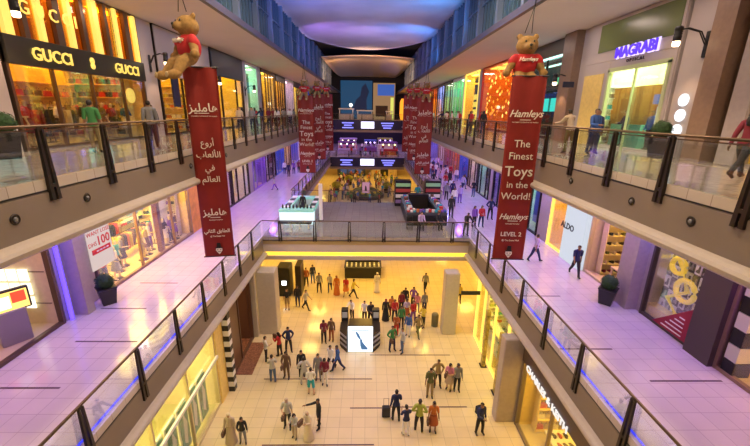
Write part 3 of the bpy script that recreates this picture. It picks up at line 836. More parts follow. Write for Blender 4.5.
# --- solid stretches of wall between the fronts
for a,b in((3,13.1),(21.1,22.4),(28.2,30),(37.4,38.2),(42.2,43.6)): wall_seg(-1,L2,H2,a,b,M_PLASTER)
for a,b in((13.3,14.9),(21.4,22.0),(29,30.2),(40.6,41.6)): wall_seg(1,L2,H2,a,b,M_PLASTER)
for a,b in((13.1,15.0),(24.2,27.6),(37,38.2)): wall_seg(-1,L1,H1,a,b,M_PIER)
for a,b in((14.0,15.3),(22.8,24.2),(34.3,35)): wall_seg(1,L1,H1,a,b,M_PIER)
for sd in(-1,1):
    nm='wall_left' if sd<0 else 'wall_right'
    struct(nm,Geo().box(sd*15.95,sd*16.1,3,100,0,L2+H2),M_PLASTER)

# --- upper gallery, gold boutique
S=Shop(-1,L2,13.2,21.0,H2,'tall gold-lit boutique front with dark sign band and bronze fins above',GOLDL,12,W_GOLD,M_BRONZE,header=0,mullions=(-2.0,0,2.1),glass=False,depth=4)
S.sign=S.part('sign_band',Geo().bbox(.16,-.05,-3.9,3.9,2.85,3.75,.02),mat('sign_black',(.03,.028,.02),.35),label='black sign band')
S.part('glass_pane',Geo().box(0,-.02,-3.8,3.8,.12,2.85),M_SHOPGLASS)
S.part('upper_glass',Geo().box(0,-.02,-3.8,3.8,3.75,5.8),mat_glass('amber_glass',(1,.72,.32),.06),label='amber upper glass')
for k in range(11): S.part('fin',Geo().box(.14,-.05,-3.7+k*.72,-3.6+k*.72+(.10 if k%3 else .22),3.75,5.85),M_BRONZE if k%2 else M_GOLD)
S.part('mezzanine_curtain',Geo().prism([(-.9+.08*math.sin(i*.9),-3.8+i*.19) for i in range(41)]+[(-1.0+.08*math.sin(i*.9),-3.8+i*.19) for i in range(40,-1,-1)],'z',3.8,5.8),mat('curtain_gold',(.55,.28,.06),.7))
S.text('GUCCI',M_GOLD,15.05,3.07,.60,off=.008,x=-.20); S.text('GUCCI',M_GOLD,19.45,3.07,.60,off=.008,x=-.20)
for z in(3.1,3.3): S.part('emblem',Geo().lathe([(.13,0),(.13,.03),(.08,.03),(.08,0)],(0,0,0),14).__class__() if False else (lambda g:(setattr(g,'v',[(.17+c,a,z+b+.08) for a,b,c in g.v]),g)[1])(Geo().lathe([(.13,0),(.13,.03)],(0,0,0),14)),M_GOLD)
S.text('G U C C I',M_GOLD,15.3,4.5,.62,x=-.2)
sh=shelf((-15.4,17.0,L2+.05),-1,6.8,2.6,5,'long lit shelf unit along the back of the gold boutique',W_GOLD)
fill(-1,-15.1,17.0,L2+.05,6.6,2.6,5,13,[C['red'],C['brown'],C['black'],C['beige'],C['maroon']],'handbag','small handbag on the back shelves of the gold boutique','bag','handbags on the gold boutique shelves')
for i,(y,t,l) in enumerate(((14.0,'red','red'),(14.75,'red','maroon'),(15.9,'white','black'),(17.6,'black','beige'),(18.6,'olive','brown'),(19.6,'maroon','black'),(20.3,'blue','white'))):
    mannequin((-12.6-.25*(i%2),y,L2+.03),-80+12*i,'mannequin in %s top and %s skirt in the gold boutique window'%(t,l),t,l,('wait','stand','hips')[i%3])
# disc emblem hung in the window
tag(obj('disc_emblem',(lambda g:(setattr(g,'v',[(c,a,b) for a,b,c in g.v]),g)[1])(Geo().lathe([(.36,0),(.36,.04),(.26,.05)],(0,0,0),28)),M_GOLD,None,(-11.95,19.9,L2+2.1)),'round gilded disc emblem on the gold boutique window','sign')
GARM=[Geo().prism([(-.05,.0),(.05,.0),(.06,.75),(.03,.9),(-.03,.9),(-.06,.75)],'y',-.22,.22).mesh('garment_cloth')]
def rack(x,y,z,w,n,cols,where,rz=PI/2,h=1.45):
    t=thing('clothes_rack','clothes rack '+where,'rack',(x,y,z),rz)
    obj('rail',Geo().tube([(-w/2,0,h),(0,0,h),(w/2,0,h)],.02,8),M_DARK,t)
    for a in(-1,1): obj('upright',Geo().tube([(a*w/2,0,0),(a*w/2,0,h)],.02,8),M_DARK,t); obj('foot',Geo().box(a*w/2-.03,a*w/2+.03,-.25,.25,0,.03),M_DARK,t)
    for i in range(n):
        c=cols[i%len(cols)]; u=-w/2+(i+.6)*w/(n+.2); px=x+u*math.cos(rz); py=y+u*math.sin(rz)
        r=thing('hanging_garment','%s garment hanging on the rack %s'%(c,where),'garment',(px,py,z+h-1.0),rz+rnd.uniform(-.15,.15),'%s garments on the rack %s'%(c,where))
        link('garment_cloth',GARM[0],None,r) if len(GARM[0].materials) else link('garment_cloth',GARM[0],M_WHITE,r)
        k=r.children[0] if r.children else [o for o in COL.objects if o.parent==r][0]; k.material_slots[0].link='OBJECT'; k.material_slots[0].material=cm(C[c])
        obj('hanger',Geo().tube([(0,-.2,.9),(0,0,.96),(0,.2,.9)],.008,5),M_DARK,r)
rack(-13.6,15.2,L2+.03,2.6,11,['red','maroon','black','red'],'at the near side of the gold boutique')
rack(-13.8,18.6,L2+.03,3.2,13,['black','brown','beige','white'],'deep inside the gold boutique')
# --- upper gallery, poster shop side further along
S=Shop(-1,L2,22.5,28.1,H2,'yellow-lit shop front half hidden behind the Arabic banner',YEL,9,W_GOLD,M_DARK,header=2.6,headm=M_PLASTER,mullions=(0,))
S=Shop(-1,L2,30.1,37.3,H2,'yellow shop front under a deep charcoal awning band',YEL,11,W_GOLD,M_DARK,header=1.9,headm=mat('charcoal',(.05,.05,.06),.5),mullions=(-1.8,1.8))
S.part('wall_panel',Geo().box(-3.4,-3.3,-1.2,.6,2.4,3.1),W_DARK)
S=Shop(-1,L2,38.3,42.1,H2,'pale green illuminated shop front beside the yellow one',GRN,12,W_WHITE,W_WHITE,header=.3)
S.part('display_panel',Geo().box(-.5,-.6,-1,.8,.8,5),W_GREEN)
for i,(y0,y1,c,s,wl,fm,lb) in enumerate(((43.7,50,YEL,8,W_GOLD,M_BRONZE,'amber shop front divided by dark bronze bars, upper gallery'),(50.3,56,GOLDL,8,W_GOLD,M_DARK,'dark-framed amber shop front beyond the bronze-barred one'),(56.3,62,PNK,7,W_WHITE,W_WHITE,'pale pink shop front beside the distant banners'),(62.3,70,YEL,9,W_CREAM,M_DARK,'small yellow shop front close to the blue screen'),(70.3,80,BLU2,6,W_BLUE,M_DARK,'blue shop front at the far end of the upper gallery'))):
    S=Shop(-1,L2,y0,y1,H2,lb,c,s,wl,fm,header=.8 if i%2 else .4,mullions=(-1.2,0,1.2))
    for k in range(3): S.part('display_panel',Geo().box(-1.2,-1.3,-2+k*1.6,-1.2+k*1.6,.3,3.4),(W_ORANGE,W_DARK,W_RED)[(k+i)%3])
# --- upper gallery, spectacles shop side
S=Shop(1,L2,15.0,21.3,H2,'spectacles shop in pale stone with purple lettering over a bright doorway',(.9,1,.66),24,mat('wall_lime',(.74,.80,.52),.5),M_PLASTER,header=1.9,headm=M_PLASTER,glass=False,depth=4)
S.part('front_wall',Geo().box(-.1,.12,.95,3.1,0,4.03),M_PLASTER); S.part('front_wall',Geo().box(-.1,.12,-3.1,-2.9,0,4.03),M_PLASTER)
S.part('lintel_panel',Geo().box(-.09,.12,-2.9,.95,3.65,4.03),M_PLASTER); S.part('lit_wall_patch',Geo().box(-.13,-.1,1.3,3.0,0,3.5),W_GOLD)  # gold panel paints the yellow light falling on this stretch of wall
S.part('transom_window',Geo().box(-.15,-.08,-3.0,2.1,4.5,5.75),mat('green_pane',(.16,.20,.07),.25),label='olive glass transom')
S.part('door_frame',(lambda g:g.box(-.16,-.02,-2.95,-2.8,0,3.6).box(-.16,-.02,.8,.95,0,3.6).box(-.16,-.02,-2.95,.95,3.5,3.68).box(-.12,-.04,-1.0,-.93,0,3.5))(Geo()),mat('frame_lime',(.55,.62,.35),.3))
S.part('glass_pane',Geo().box(-.03,-.01,-2.8,.8,.1,3.5),M_SHOPGLASS)
S.text('MAGRABI',emi('sign_violet',(.10,.03,.85),1.3),17.3,4.08,.62,.0,.012,x=-.26,ext=.03); S.text('MAGRABI',emi('sign_halo',(.75,.6,1),1.4),17.3,4.08,.62,.0,.05,x=-.17,ext=.01)
S.text('O P T I C A L',M_DARK,17.3,3.82,.2,x=-.16)
S.part('screen_wall',Geo().box(1.4,1.5,-1.0,2.6,0,2.9),mat('teak',(.34,.17,.05),.5)); S.part('counter',Geo().box(.9,1.3,-.6,1.6,0,1.1),mat('teal_counter',(.10,.35,.33),.4))
S.part('poster',Geo().box(.5,.56,-2.7,-1.9,.4,1.9),emi('poster_white',(.8,.9,1),.9)); S.part('blue_header',Geo().box(.48,.56,-2.7,-1.6,2.0,2.4),emi('poster_blue',(.03,.2,.6),.8))
for k,(y,z) in enumerate(((14.3,1.9),(14.3,1.35),(14.3,.8))):
    tag(obj('round_sign',(lambda g:(setattr(g,'v',[(-c,a,b) for a,b,c in g.v]),g)[1])(Geo().lathe([(.22,0),(.22,.05),(.18,.07)],(0,0,0),24)),emi('disc_white',(.9,.95,1),1.6),None,(11.78,y,L2+z+.2)),'round white lit disc sign on the stone pier, '+('top','middle','bottom')[k]+' of the column of three','sign')
wall_seg(1,L2,H2,12.5,13.3,M_BPIER,11.3,.9)
S=Shop(1,L2,5.5,12.4,H2,'ornate stone shop front with an arched yellow window beside the dark pier',YEL,7,W_GOLD,M_PIER,glass=False,header=1.6,headm=M_PIER,depth=4)
g=Geo(); K=16
pts=[(-2.4,0),(-2.4,2.6)]+[(-2.4*math.cos(PI*i/K),2.6+1.2*math.sin(PI*i/K)) for i in range(1,K)]+[(2.4,2.6),(2.4,0)]
for i in range(len(pts)-1):
    a,b=pts[i],pts[i+1]; g.add([(-.2,a[0],a[1]),(-.2,b[0],b[1]),(-.2,b[0]*1.14,b[1]*1.06+(.0)),(-.2,a[0]*1.14,a[1]*1.06),(.05,a[0],a[1]),(.05,b[0],b[1]),(.05,b[0]*1.14,b[1]*1.06),(.05,a[0]*1.14,a[1]*1.06)],[(0,3,2,1),(4,5,6,7),(0,1,5,4),(3,7,6,2)])
S.part('arch_moulding',g,M_PIER)
for s in(-1,1):
    S.part('pilaster',Geo().bbox(-.28,.1,s*2.9-.35,s*2.9+.35,0,4.4,.04),M_PIER); S.part('capital',Geo().lathe([(.3,4.3),(.42,4.45),(.42,4.6),(.3,4.7),(.2,4.9),(.26,5.05),(.1,5.2)],(-.1,s*2.9,0),12),M_PIER)
S.part('glass_pane',Geo().box(0,.02,-2.4,2.4,.1,3.7),M_SHOPGLASS)
mannequin((12.5,11.2,L2+.03),90,'mannequin in yellow jacket in the arched window','yellow','black','hips','trousers')
wall_seg(1,L2,H2,22.0,23.3,M_BPIER,11.35,.9)
S=Shop(1,L2,23.4,28.9,H2,'dark navy shop front with turquoise lettering behind the English banner',TEA,3,W_DARK,M_DARK,header=.9,headm=W_DARK,mullions=(0,))
[S.part('teal_panel',Geo().bbox(-.14,-.18,a,a+.8,1.7,2.5,.02),emi('sign_teal',(.03,.6,.5),1.1)) for a in(-2.4,-1.3)]; S.part('green_panel',Geo().bbox(-.14,-.18,-2.2,-1.6,3.3,3.7,.02),emi('sign_green',(.1,.6,.3),.9)); S.part('light_tube',Geo().box(-.1,-.16,-2.6,2.6,4.9,5.0),emi('tube_teal',(.5,.9,.8),2.5)); S.part('light_tube',Geo().box(.6,.7,-2.6,2.6,4.6,4.7),emi('tube_teal',(.5,.9,.8),2.5))
# orange glittering front: wall of lit lozenges
S=Shop(1,L2,30.3,40.5,H2,'shop front covered in glittering orange lozenge lamps',ORG,7,W_ORANGE,W_RED,header=0,glass=True)
for k in range(96):
    yy=rnd.uniform(-4.7,4.7); zz=rnd.uniform(1.2,5.6); s=rnd.uniform(.07,.16)
    S.part('lozenge_lamp',Geo().add([(.5,yy-s,zz),(.5,yy,zz+s*1.4),(.5,yy+s,zz),(.5,yy,zz-s*1.4),(.42,yy,zz),(.56,yy,zz)],[(0,1,4),(1,2,4),(2,3,4),(3,0,4),(1,0,5),(2,1,5),(3,2,5),(0,3,5)]),emi('lozenge_a',(1,.35,.03),2.6) if k%3 else emi('lozenge_b',(1,.6,.12),3.5))
S=Shop(1,L2,41.7,47.5,H2,'yellow shop front with a dark grid of square niches and crown sign',YEL,13,W_GOLD,M_GOLD,header=0)
S.part('niche_wall',Geo().box(.3,.4,-2.5,-.2,.3,4.6),W_DARK)
for a in range(4):
    for b in range(3): S.part('niche',Geo().bbox(.22,.3,-2.3+b*.7,-1.8+b*.7,.6+a*.8,1.15+a*.8,.01),emi('niche_yellow',(1,.75,.1),1.3))
S.part('crown_emblem',Geo().prism([(-2.1,4.75),(-.6,4.75),(-.5,5.4),(-.85,5.0),(-1.1,5.5),(-1.35,5.0),(-1.6,5.5),(-1.85,5.0),(-2.2,5.4)],'x',.2,.25),M_DARK)
for i,(y0,y1,c,s,wl,fm,lb) in enumerate(((48,54,GRN,9,W_GREEN,W_WHITE,'green and cream shop front beyond the niche wall'),(54.3,60,WHI,8,W_GREEN,M_DARK,'green-walled shop front with white posts'),(60.3,66,BLU2,12,W_WHITE,W_DARK,'shop front with blue-white glowing figure display'),(66.3,72,ORG,9,W_ORANGE,M_DARK,'small orange shop front by the distant banners'),(72.3,80,YEL,8,W_GOLD,M_DARK,'last amber shop front of the upper gallery'))):
    S=Shop(1,L2,y0,y1,H2,lb,c,s,wl,fm,header=.4,mullions=(-1.2,1.2))
    for k in range(3): S.part('display_panel',Geo().box(1.2,1.3,-2+k*1.6,-1.2+k*1.6,.3,3.6),(W_GREEN,W_WHITE,W_DARK)[(k+i)%3])
# --- middle gallery, poster side
S=Shop(-1,L1,5.2,13.0,H1,'cream shop unit with glowing shelf panels beside the purple pier',(1,.66,.36),2.2,W_CREAM,M_BRONZE,glass=False,mullions=(),depth=4)
for k in range(4):
    for q in range(3): S.part('backlit_panel',Geo().bbox(-.75-k*.42,-1.1-k*.42,3.70,3.76,.75+q*.56,1.22+q*.56,.01),emi('panel_warmwhite',(1,.93,.7),1.6))
for k in range(3): S.part('wall_groove',Geo().box(-.2,-3.4,3.79,3.80,.9+k*1.3,.93+k*1.3),M_BRONZE)
t=thing('display_stand','grey stand with tilted screen showing red and yellow picture','display stand',(-12.5,11.75,L1+.03),R(-35))
obj('pedestal',Geo().bbox(-.22,.22,-.42,.42,0,1.25,.03),mat('grey_stand',(.30,.28,.33),.4),t); obj('screen_frame',Geo().bbox(-.02,.14,-.62,.62,1.2,2.0,.02),M_DARK,t)
g=Geo().box(.145,.16,-.56,.56,1.26,1.94); obj('screen',g,emi('screen_yellow',(1,.65,.15),1.6),t)
for k,(a,b,c,d) in enumerate(((-.56,-.28,1.3,1.7),(.12,.5,1.5,1.9))): obj('picture_patch',Geo().box(.16,.165,a,b,c,d),emi('screen_red',(1,.06,.02),1.6),t)
obj('picture_patch',Geo().box(.16,.165,-.25,.08,1.35,1.8),emi('screen_white',(1,.9,.8),1.6),t)
wall_seg(-1,L1,H1,13.6,14.0,M_PIER,11.3,.6)
for y in(13.25,14.15): tag(obj('light_strip',Geo().bbox(-11.62,-11.74,y-.05,y+.05,L1+.0,L1+H1-.1,.01),emi('strip_blue',(.12,.06,1),2.4)),'upright blue light strip on the pier %s'%('near the tilted screen stand' if y<14 else 'near the sale poster'),'light strip')
S=Shop(-1,L1,15.1,24.1,H1,'bright yellow fashion shop window with mannequins and a sale poster',(1,.68,.10),38,W_GOLD,M_BPIER,mullions=(-1.2,2.2),depth=4)
t=thing('sale_poster','white poster with red figures 100 in the yellow fashion window','poster',(-11.68,15.5,L1+1.35))
st_=obj('sheet',Geo().box(-.02,.0,-.72,.72,0,1.85),emi('poster_paper',(.9,.72,.66),.7),t)
RZ=(PI/2,0,PI/2)
M_INKR=mat('ink_red',(.65,.02,.03),.5)
text('WANT LOSE',M_INKR,st_,(.015,0,1.52),RZ,.25,.004); text('DHS',M_INKR,st_,(.015,-.45,1.05),RZ,.26,.004); text('100',M_INKR,st_,(.015,.22,1.02),RZ,.56,.004,off=.01)
obj('red_bar',Geo().box(0,.012,-.55,.6,.68,.9),M_INKR,st_); [obj('pale_line',Geo().box(.012,.02,-.3+a*.2,-.15+a*.2,.76,.82),M_TEXTW,t) for a in range(4)]
for k,(y,x,tp,lw,ps) in enumerate(((16.3,-12.4,'red','jeans','wait'),(16.9,-12.2,'white','denim','hips'),(17.8,-12.7,'teal','black','stand'),(18.5,-12.9,'grey','navy','wait'),(19.4,-12.4,'yellow','yellow','hips'),(20.2,-12.6,'yellow','brown','stand'),(20.95,-12.85,'white','purple','wait'),(21.75,-12.4,'black','white','hips'),(22.3,-12.3,'purple','navy','stand'),(23.0,-12.4,'navy','purple','wait'),(23.6,-12.6,'brown','black','stand'))):
    mannequin((x,y,L1+.03),-90+rnd.uniform(-20,20),'mannequin in %s top and %s skirt, number %s from the sale poster'%(tp,lw,('one','two','three','four','five','six','seven','eight','nine','ten','eleven')[k]),tp,lw,ps,'dress' if k%2 else 'trousers')
sh=shelf((-15.3,21.8,L1+.03),-1,4.2,3.4,4,'long stocked shelf along the back of the yellow fashion shop')
fill(-1,-15.1,21.8,L1+.03,4.0,3.4,4,10,[C['red'],C['teal'],C['purple'],C['white'],C['brown'],C['navy']],'box','small box on the back shelf of the yellow fashion shop','box','boxes on the fashion shop shelf','box')
rack(-13.5,17.0,L1+.03,3.0,12,['teal','grey','black','red'],'behind the sale poster in the yellow fashion shop')
rack(-13.6,20.6,L1+.03,3.0,12,['yellow','brown','black','orange'],'in the middle of the yellow fashion shop')
rack(-13.2,23.0,L1+.03,2.0,9,['purple','navy','white'],'at the far end of the yellow fashion shop')
rack(-14.4,18.8,L1+.03,4.0,15,['black','red','beige','navy'],'along the rear of the yellow fashion shop',h=1.9)
S.part('dark_column',Geo().bbox(-.15,-.45,1.0,1.3,0,5.0,.02),mat('column_umber',(.14,.05,.03),.4))
S.part('picture_wall',Geo().box(-.9,-.98,-.4,1.0,2.6,4.9),mat('aqua_panel',(.15,.45,.42),.5)); S.part('white_backdrop',Geo().box(-1.2,-1.28,2.2,4.2,.4,4.8),W_WHITE)
wall_seg(-1,L1,H1,24.1,26.4,W_ORANGE,11.78,.3)
for i,(y0,y1,c,s,wl,fm,lb) in enumerate(((27.7,32,PNK,8,W_WHITE,M_DARK,'pink-lit shop front crowded with pale goods, behind the Arabic banner'),(32.2,36.9,YEL,8,W_WHITE,M_DARK,'shop front with yellow and white displays between dark posts'),(38.3,43,VIO,7,W_PURPLE,W_PURPLE,'violet shop front with a red panel, middle gallery'),(43.3,48,ORG,5,W_DARK,M_DARK,'dark shop front with amber specks, middle gallery'),(48.3,53,BLU2,9,W_BLUE,W_BLUE,'deep blue shop front past the dark one'),(53.3,58,YEL,9,W_CREAM,M_BRONZE,'narrow yellow shop front beyond the blue one, poster side'),(58.3,64,BLU2,7,W_BLUE,W_PURPLE,'second blue shop front on the poster side'),(64.3,72,PNK,9,W_WHITE,W_WHITE,'white and pink shop front behind the distant banners'),(72.3,82,YEL,6,W_GOLD,M_DARK,'last shop front on the poster side of the middle gallery'))):
    S=Shop(-1,L1,y0,y1,H1,lb,c,s,wl,fm,header=.7,mullions=(-1.0,1.0))
    for k in range(3): S.part('display_panel',Geo().box(-.9,-1.0,-1.8+k*1.4,-1.0+k*1.4,.3,2.9),((W_RED,W_PURPLE,W_WHITE),(W_GOLD,W_DARK,W_WHITE),(W_RED,W_BLUE,W_DARK))[i%3][k])
# --- middle gallery, shoe shop side
S=Shop(1,L1,5.6,10.4,H1,'yellow and black shop front at the near end of the shoe side',YEL,7,W_GOLD,M_BPIER,mullions=(0,),depth=4)
wall_seg(1,L1,H1,10.4,11.4,W_DARK,11.55,.7)
S=Shop(1,L1,11.4,13.95,H1,'shop window backed by a chequered wall of black and white shoe pictures',YEL,8,W_CREAM,W_DARK,glass=True,depth=4)
g1=Geo();
for a in range(9):
    for b in range(8):
        y=-1.2+b*.30; z=.3+a*.53
        S.part('picture_tile',Geo().bbox(.62,.66,y,y+.28,z,z+.49,.005),W_WHITE if (a+b)%2 else M_BLACK)
        g=Geo().prism([(y+.06,z+.08),(y+.22,z+.08),(y+.22,z+.15),(y+.15,z+.22),(y+.12,z+.38),(y+.06,z+.38)],'x',.605,.62); S.part('shoe_picture',g,M_BLACK if (a+b)%2 else mat('tile_grey',(.3,.28,.25),.5))
S.part('picture_backing',Geo().box(.67,.72,-1.25,1.25,.1,5.1),W_DARK); S.part('yellow_plinth',Geo().bbox(.15,.55,-1.2,1.2,.03,.55,.02),W_GOLD)
M_NEONY=mat('ribbon_yellow',(.85,.60,.02),.4,emit=(1,.7,.02),es=.35)
t=thing('window_sculpture','looping yellow ribbon sculpture in front of the shoe picture wall','sculpture',(12.12,12.7,L1+.55))
for k,(dy,dz,rr) in enumerate(((.3,3.3,.30),(-.2,1.2,.42),(.35,2.0,.30))):
    obj('ribbon_loop',Geo().tube([(0,dy+rr*math.cos(a*PI/8),dz+rr*math.sin(a*PI/8)) for a in range(17)],math.pi*.03,8),M_NEONY,t)
obj('ribbon_tail',Geo().tube([(0,-.2,.0),(0,.5,.6),(0,-.3,1.2),(0,.3,2.2),(0,.5,3.0)],.09,8),M_NEONY,t)
t=thing('window_sign','dark red triangular sale sign at the foot of the shoe picture window','sign',(11.7,12.3,L1))
obj('board',Geo().prism([(-.75,.15),(.85,.15),(-.75,1.5)],'x',0,.03),mat('sale_red',(.32,.01,.03),.5),t)
[obj('pale_line',Geo().box(-.02,0,-.55,.1-.18*k+.3,.25+.17*k,.29+.17*k),M_TEXTW,t) for k in range(5)]
t2=thing('chequered_column','slim column clad in black and white shoe pictures beside the dark post','column',(12.1,10.0,L1))
for a in range(9): obj('picture_tile',Geo().bbox(-.3,.3,-.2,.2,a*.56,a*.56+.54,.01),W_WHITE if a%2 else M_BLACK,t2)
wall_seg(1,L1,H1,14.2,15.1,M_PIER,11.3,.6)
S=Shop(1,L1,15.3,18.3,H1,'yellow-lit shoe shop open front lined with shoe shelves',YEL,12,W_CREAM,M_CREAM,glass=False,depth=4)
for k,(xx,yy,wd) in enumerate(((15.5,16.8,2.8),)):
    shelf((xx,yy,L1+.03),1,wd,3.9,7,'tall shoe shelf at the back of the yellow-lit shoe shop')
    fill(1,xx-.0,yy,L1+.03,wd-.1,3.9,7,9,[C['brown'],C['black'],C['maroon'],C['beige'],C['navy']],'shoe','single shoe on the tall shelf of the yellow-lit shoe shop','shoe','shoes on the tall shelf','shoe')
t=thing('display_table','pale square display table inside the shoe shop entrance','table',(13.0,16.6,L1+.03)); obj('table_top',Geo().bbox(-.5,.5,-.7,.7,.62,.7,.02),M_CREAM,t)
for a in(-1,1):
    for b in(-1,1): obj('leg',Geo().box(a*.42-.04,a*.42+.04,b*.62-.04,b*.62+.04,0,.62),M_CREAM,t)
t=thing('display_plinth','yellow block plinth behind the display table','plinth',(14.2,17.0,L1+.03)); obj('block',Geo().bbox(-.4,.4,-.8,.8,0,1.0,.03),W_GOLD,t); obj('top_slab',Geo().bbox(-.43,.43,-.83,.83,1.0,1.06,.01),M_WHITE,t)
t=thing('shop_sign_panel','tall white illuminated panel reading ALDO beside the shoe shop','sign',(11.5,19.4,L1))
pn_=obj('panel',Geo().bbox(0,.3,-1.05,1.05,0,H1,.03),emi('aldo_white',(.78,.85,.95),.75),t); text('ALDO',M_BLACK,pn_,(-.03,.6,1.85),(PI/2,0,-PI/2),.50,.01,off=.012)
S=Shop(1,L1,20.5,22.7,H1,'narrow plain yellow shop front next to the white sign panel',YEL,14,W_GOLD,M_GOLD,glass=True)
for i,(y0,y1,c,s,wl,fm,lb) in enumerate(((24.3,29,TEA,7,W_WHITE,M_DARK,'shop front with turquoise and white displays behind the English banner'),(29.3,34,BLU2,8,W_PURPLE,M_BLACK,'purple shop front under a black canopy'),(35.2,39,TEA,9,W_WHITE,M_DARK,'aqua-lit shop front with stacked shelves'),(39.3,43,YEL,9,W_WHITE,W_DARK,'shop front of yellow niches between black posts'),(43.3,47,BLU2,12,W_BLUE,W_BLUE,'vivid blue shop front on the shoe side'),(47.3,52,ORG,8,W_ORANGE,M_BPIER,'orange shop front between the blue and red ones'),(52.3,57,ORG,6,W_RED,M_BPIER,'red-brown shop front on the shoe side'),(57.3,62,PNK,9,W_WHITE,M_BPIER,'pink shop front with pale mannequins'),(62.3,70,BLU2,9,W_PURPLE,W_PURPLE,'violet shop front near the lower illuminated sign'),(70.3,82,GOLDL,7,W_GOLD,M_DARK,'last shop front on the shoe side of the middle gallery'))):
    S=Shop(1,L1,y0,y1,H1,lb,c,s,wl,fm,header=.7,mullions=(-.9,.9))
    for k in range(3): S.part('display_panel',Geo().box(.9,1.0,-1.8+k*1.4,-1.0+k*1.4,.3,2.9),((W_GREEN,W_BLUE,W_WHITE),(W_PURPLE,W_DARK,W_WHITE),(W_GOLD,W_WHITE,W_DARK))[i%3][k])
t=thing('shop_canopy','black umbrella-like canopy with purple dress display on the shoe side','display',(10.9,26.4,L1))
obj('canopy_top',Geo().lathe([(.9,3.1),(.7,3.3),(.1,3.5)],n=8),M_BLACK,t); obj('pole',Geo().tube([(0,0,0),(0,0,3.3)],.04,8),M_DARK,t); obj('dress_form',Geo().lathe([(.45,1.0),(.35,1.6),(.22,2.1),(.26,2.5),(.1,2.8)],n=14),cm(C['purple']),t)
# --- ground floor
GX=7.25
def gwall(sd,a,b,m,x=GX,h=H0,d=.5): return wall_seg(sd,0,h,a,b,m,x,d)
struct('wall_left',Geo().box(-11.5,-11.3,3,21,0,4.6),W_CREAM); struct('wall_right',Geo().box(11.3,11.5,3,21,0,4.6),W_GOLD)
S=Shop(-1,0,5.0,15.3,H0,'ground floor glass front with teal and white posters leaning along it',(1,.85,.35),11,W_CREAM,M_CREAM,x=GX,glass=True,mullions=(-2.5,0,2.5),depth=3.9,fl=mat('floor_olive',(.45,.42,.18),.4))
for k in range(5):
    S.part('poster_frame',Geo().bbox(-.25,-.32,.1+k*.9,.85+k*.9,.25,2.6,.01),M_WHITE); S.part('poster_picture',Geo().bbox(-.2,-.25,.17+k*.9,.78+k*.9,.35,2.5,.005),mat('poster_teal',(.07,.26,.22),.4,noise=.5,nscale=3))
    S.part('poster_patch',Geo().prism([(.3+k*.9,.8),(.5+k*.9,.6),(.65+k*.9,1.6),(.42+k*.9,2.2)],'x',-.195,-.19),M_WHITE)
gwall(-1,15.3,16.5,W_GOLD,x=7.12,d=.4)
tag(obj('transom_rail',Geo().bbox(-7.06,-7.16,5.2,15.3,2.7,2.84,.01),M_WHITE),'long white rail across the glass front above the teal posters','rail')
t=thing('striped_pillar','black and white striped square pillar beside the dark brown shop front','pillar',(-6.95,16.3,0))
for k in range(15): obj('stripe_block',Geo().box(-.15,.15,-.17,.17,k*.3,(k+1)*.3),M_WHITE if k%2 else M_BLACK,t)
S=Shop(-1,0,16.6,20.9,H0,'dark brown panelled shop front with mosaic floor by the bridge column',(1,.55,.2),2.0,mat('wall_umber',(.16,.08,.05),.4),mat('frame_umber',(.12,.06,.04),.4),x=GX,glass=False,depth=3.5,fl=mat('mosaic_brown',(.28,.12,.06),.4,noise=.5,nscale=8),mullions=(0,))
S.part('folding_door',Geo().bbox(0,-.08,-2.2,-.1,0,4.4,.02),mat('panel_umber',(.14,.07,.04),.35))
S.part('lit_niche',Geo().bbox(-2.2,-2.3,.6,1.1,.8,2.2,.02),emi('niche_warm',(1,.7,.35),1.5))
tag(obj('doormat',Geo().bbox(-7.2,-6.3,17.4,20.4,0,.02,.004),mat('mat_brown',(.22,.09,.05),.8,noise=.5,nscale=12)),'reddish brown mosaic mat in front of the dark brown shop','mat')
# bridge columns
M_COLUMN=mat('column_stone',(.50,.45,.38),.35,noise=.05)
for x0,x1,y0,y1,m in((-6.95,-5.75,21.3,22.3,M_COLUMN),(5.05,5.95,21.3,22.1,M_COLUMN)):
    struct('trim_%d'%(tn[0]+1),Geo().bbox(x0,x1,y0,y1,0,4.42,.04),m); tn[0]+=1
trim(Geo().box(-16,-6.95,21.0,21.3,0,4.6),M_COLUMN)
# ground floor shoe side: stone pier, lettered shop and yellow glass shop
struct('wall_right',Geo().bbox(6.2,7.28,14.06,14.6,0,4.55,.04),M_PIER)
S=Shop(1,0,4.6,14.0,H0,'ground floor shop with dark brown fascia lettered in white',YEL,10,W_GOLD,mat('frame_taupe',(.20,.15,.12),.4),x=7.15,header=1.0,headm=mat('fascia_brown',(.075,.045,.04),.4),mullions=(2.0,),glass=True,depth=4)
S.text('CHARLES & KEITH',emi('lettering_lit',(1,.95,.9),.9),11.75,3.48,.42,off=.006,x=-.16)
for k,(y,z) in enumerate(((12.3,.1),(10.6,.1))):
    q=thing('display_table','low pale display table with shoes, %s the lettered shop entrance'%('beside' if k==0 else 'further inside'),'table',(8.4,y,.03))
    obj('table_top',Geo().bbox(-.5,.5,-.55,.55,.7,.78,.02),M_WHITE,q); obj('plinth',Geo().box(-.4,.4,-.45,.45,0,.7),W_GOLD,q)
    for j in range(6):
        c=rnd.choice(['brown','black','red','beige']); g=Geo().prism([(-.14,0),(.13,0),(.14,.04),(.05,.07),(-.04,.13),(-.14,.14)],'y',-.045,.045)
        r=thing('shoe','small shoe on the low display tables in the lettered shop','shoe',(8.15+.25*(j%3),y-.3+.5*(j//3),.812),R(90),'shoes on the lettered shop tables'); obj('shoe_upper',g,cm(C[c]),r); obj('sole',Geo().box(-.145,.145,-.05,.05,-.0,.012),M_BLACK,r)
sh=shelf((10.9,9.5,.03),1,5.5,3.0,5,'lit shelf unit at the back of the lettered shop',W_GOLD)
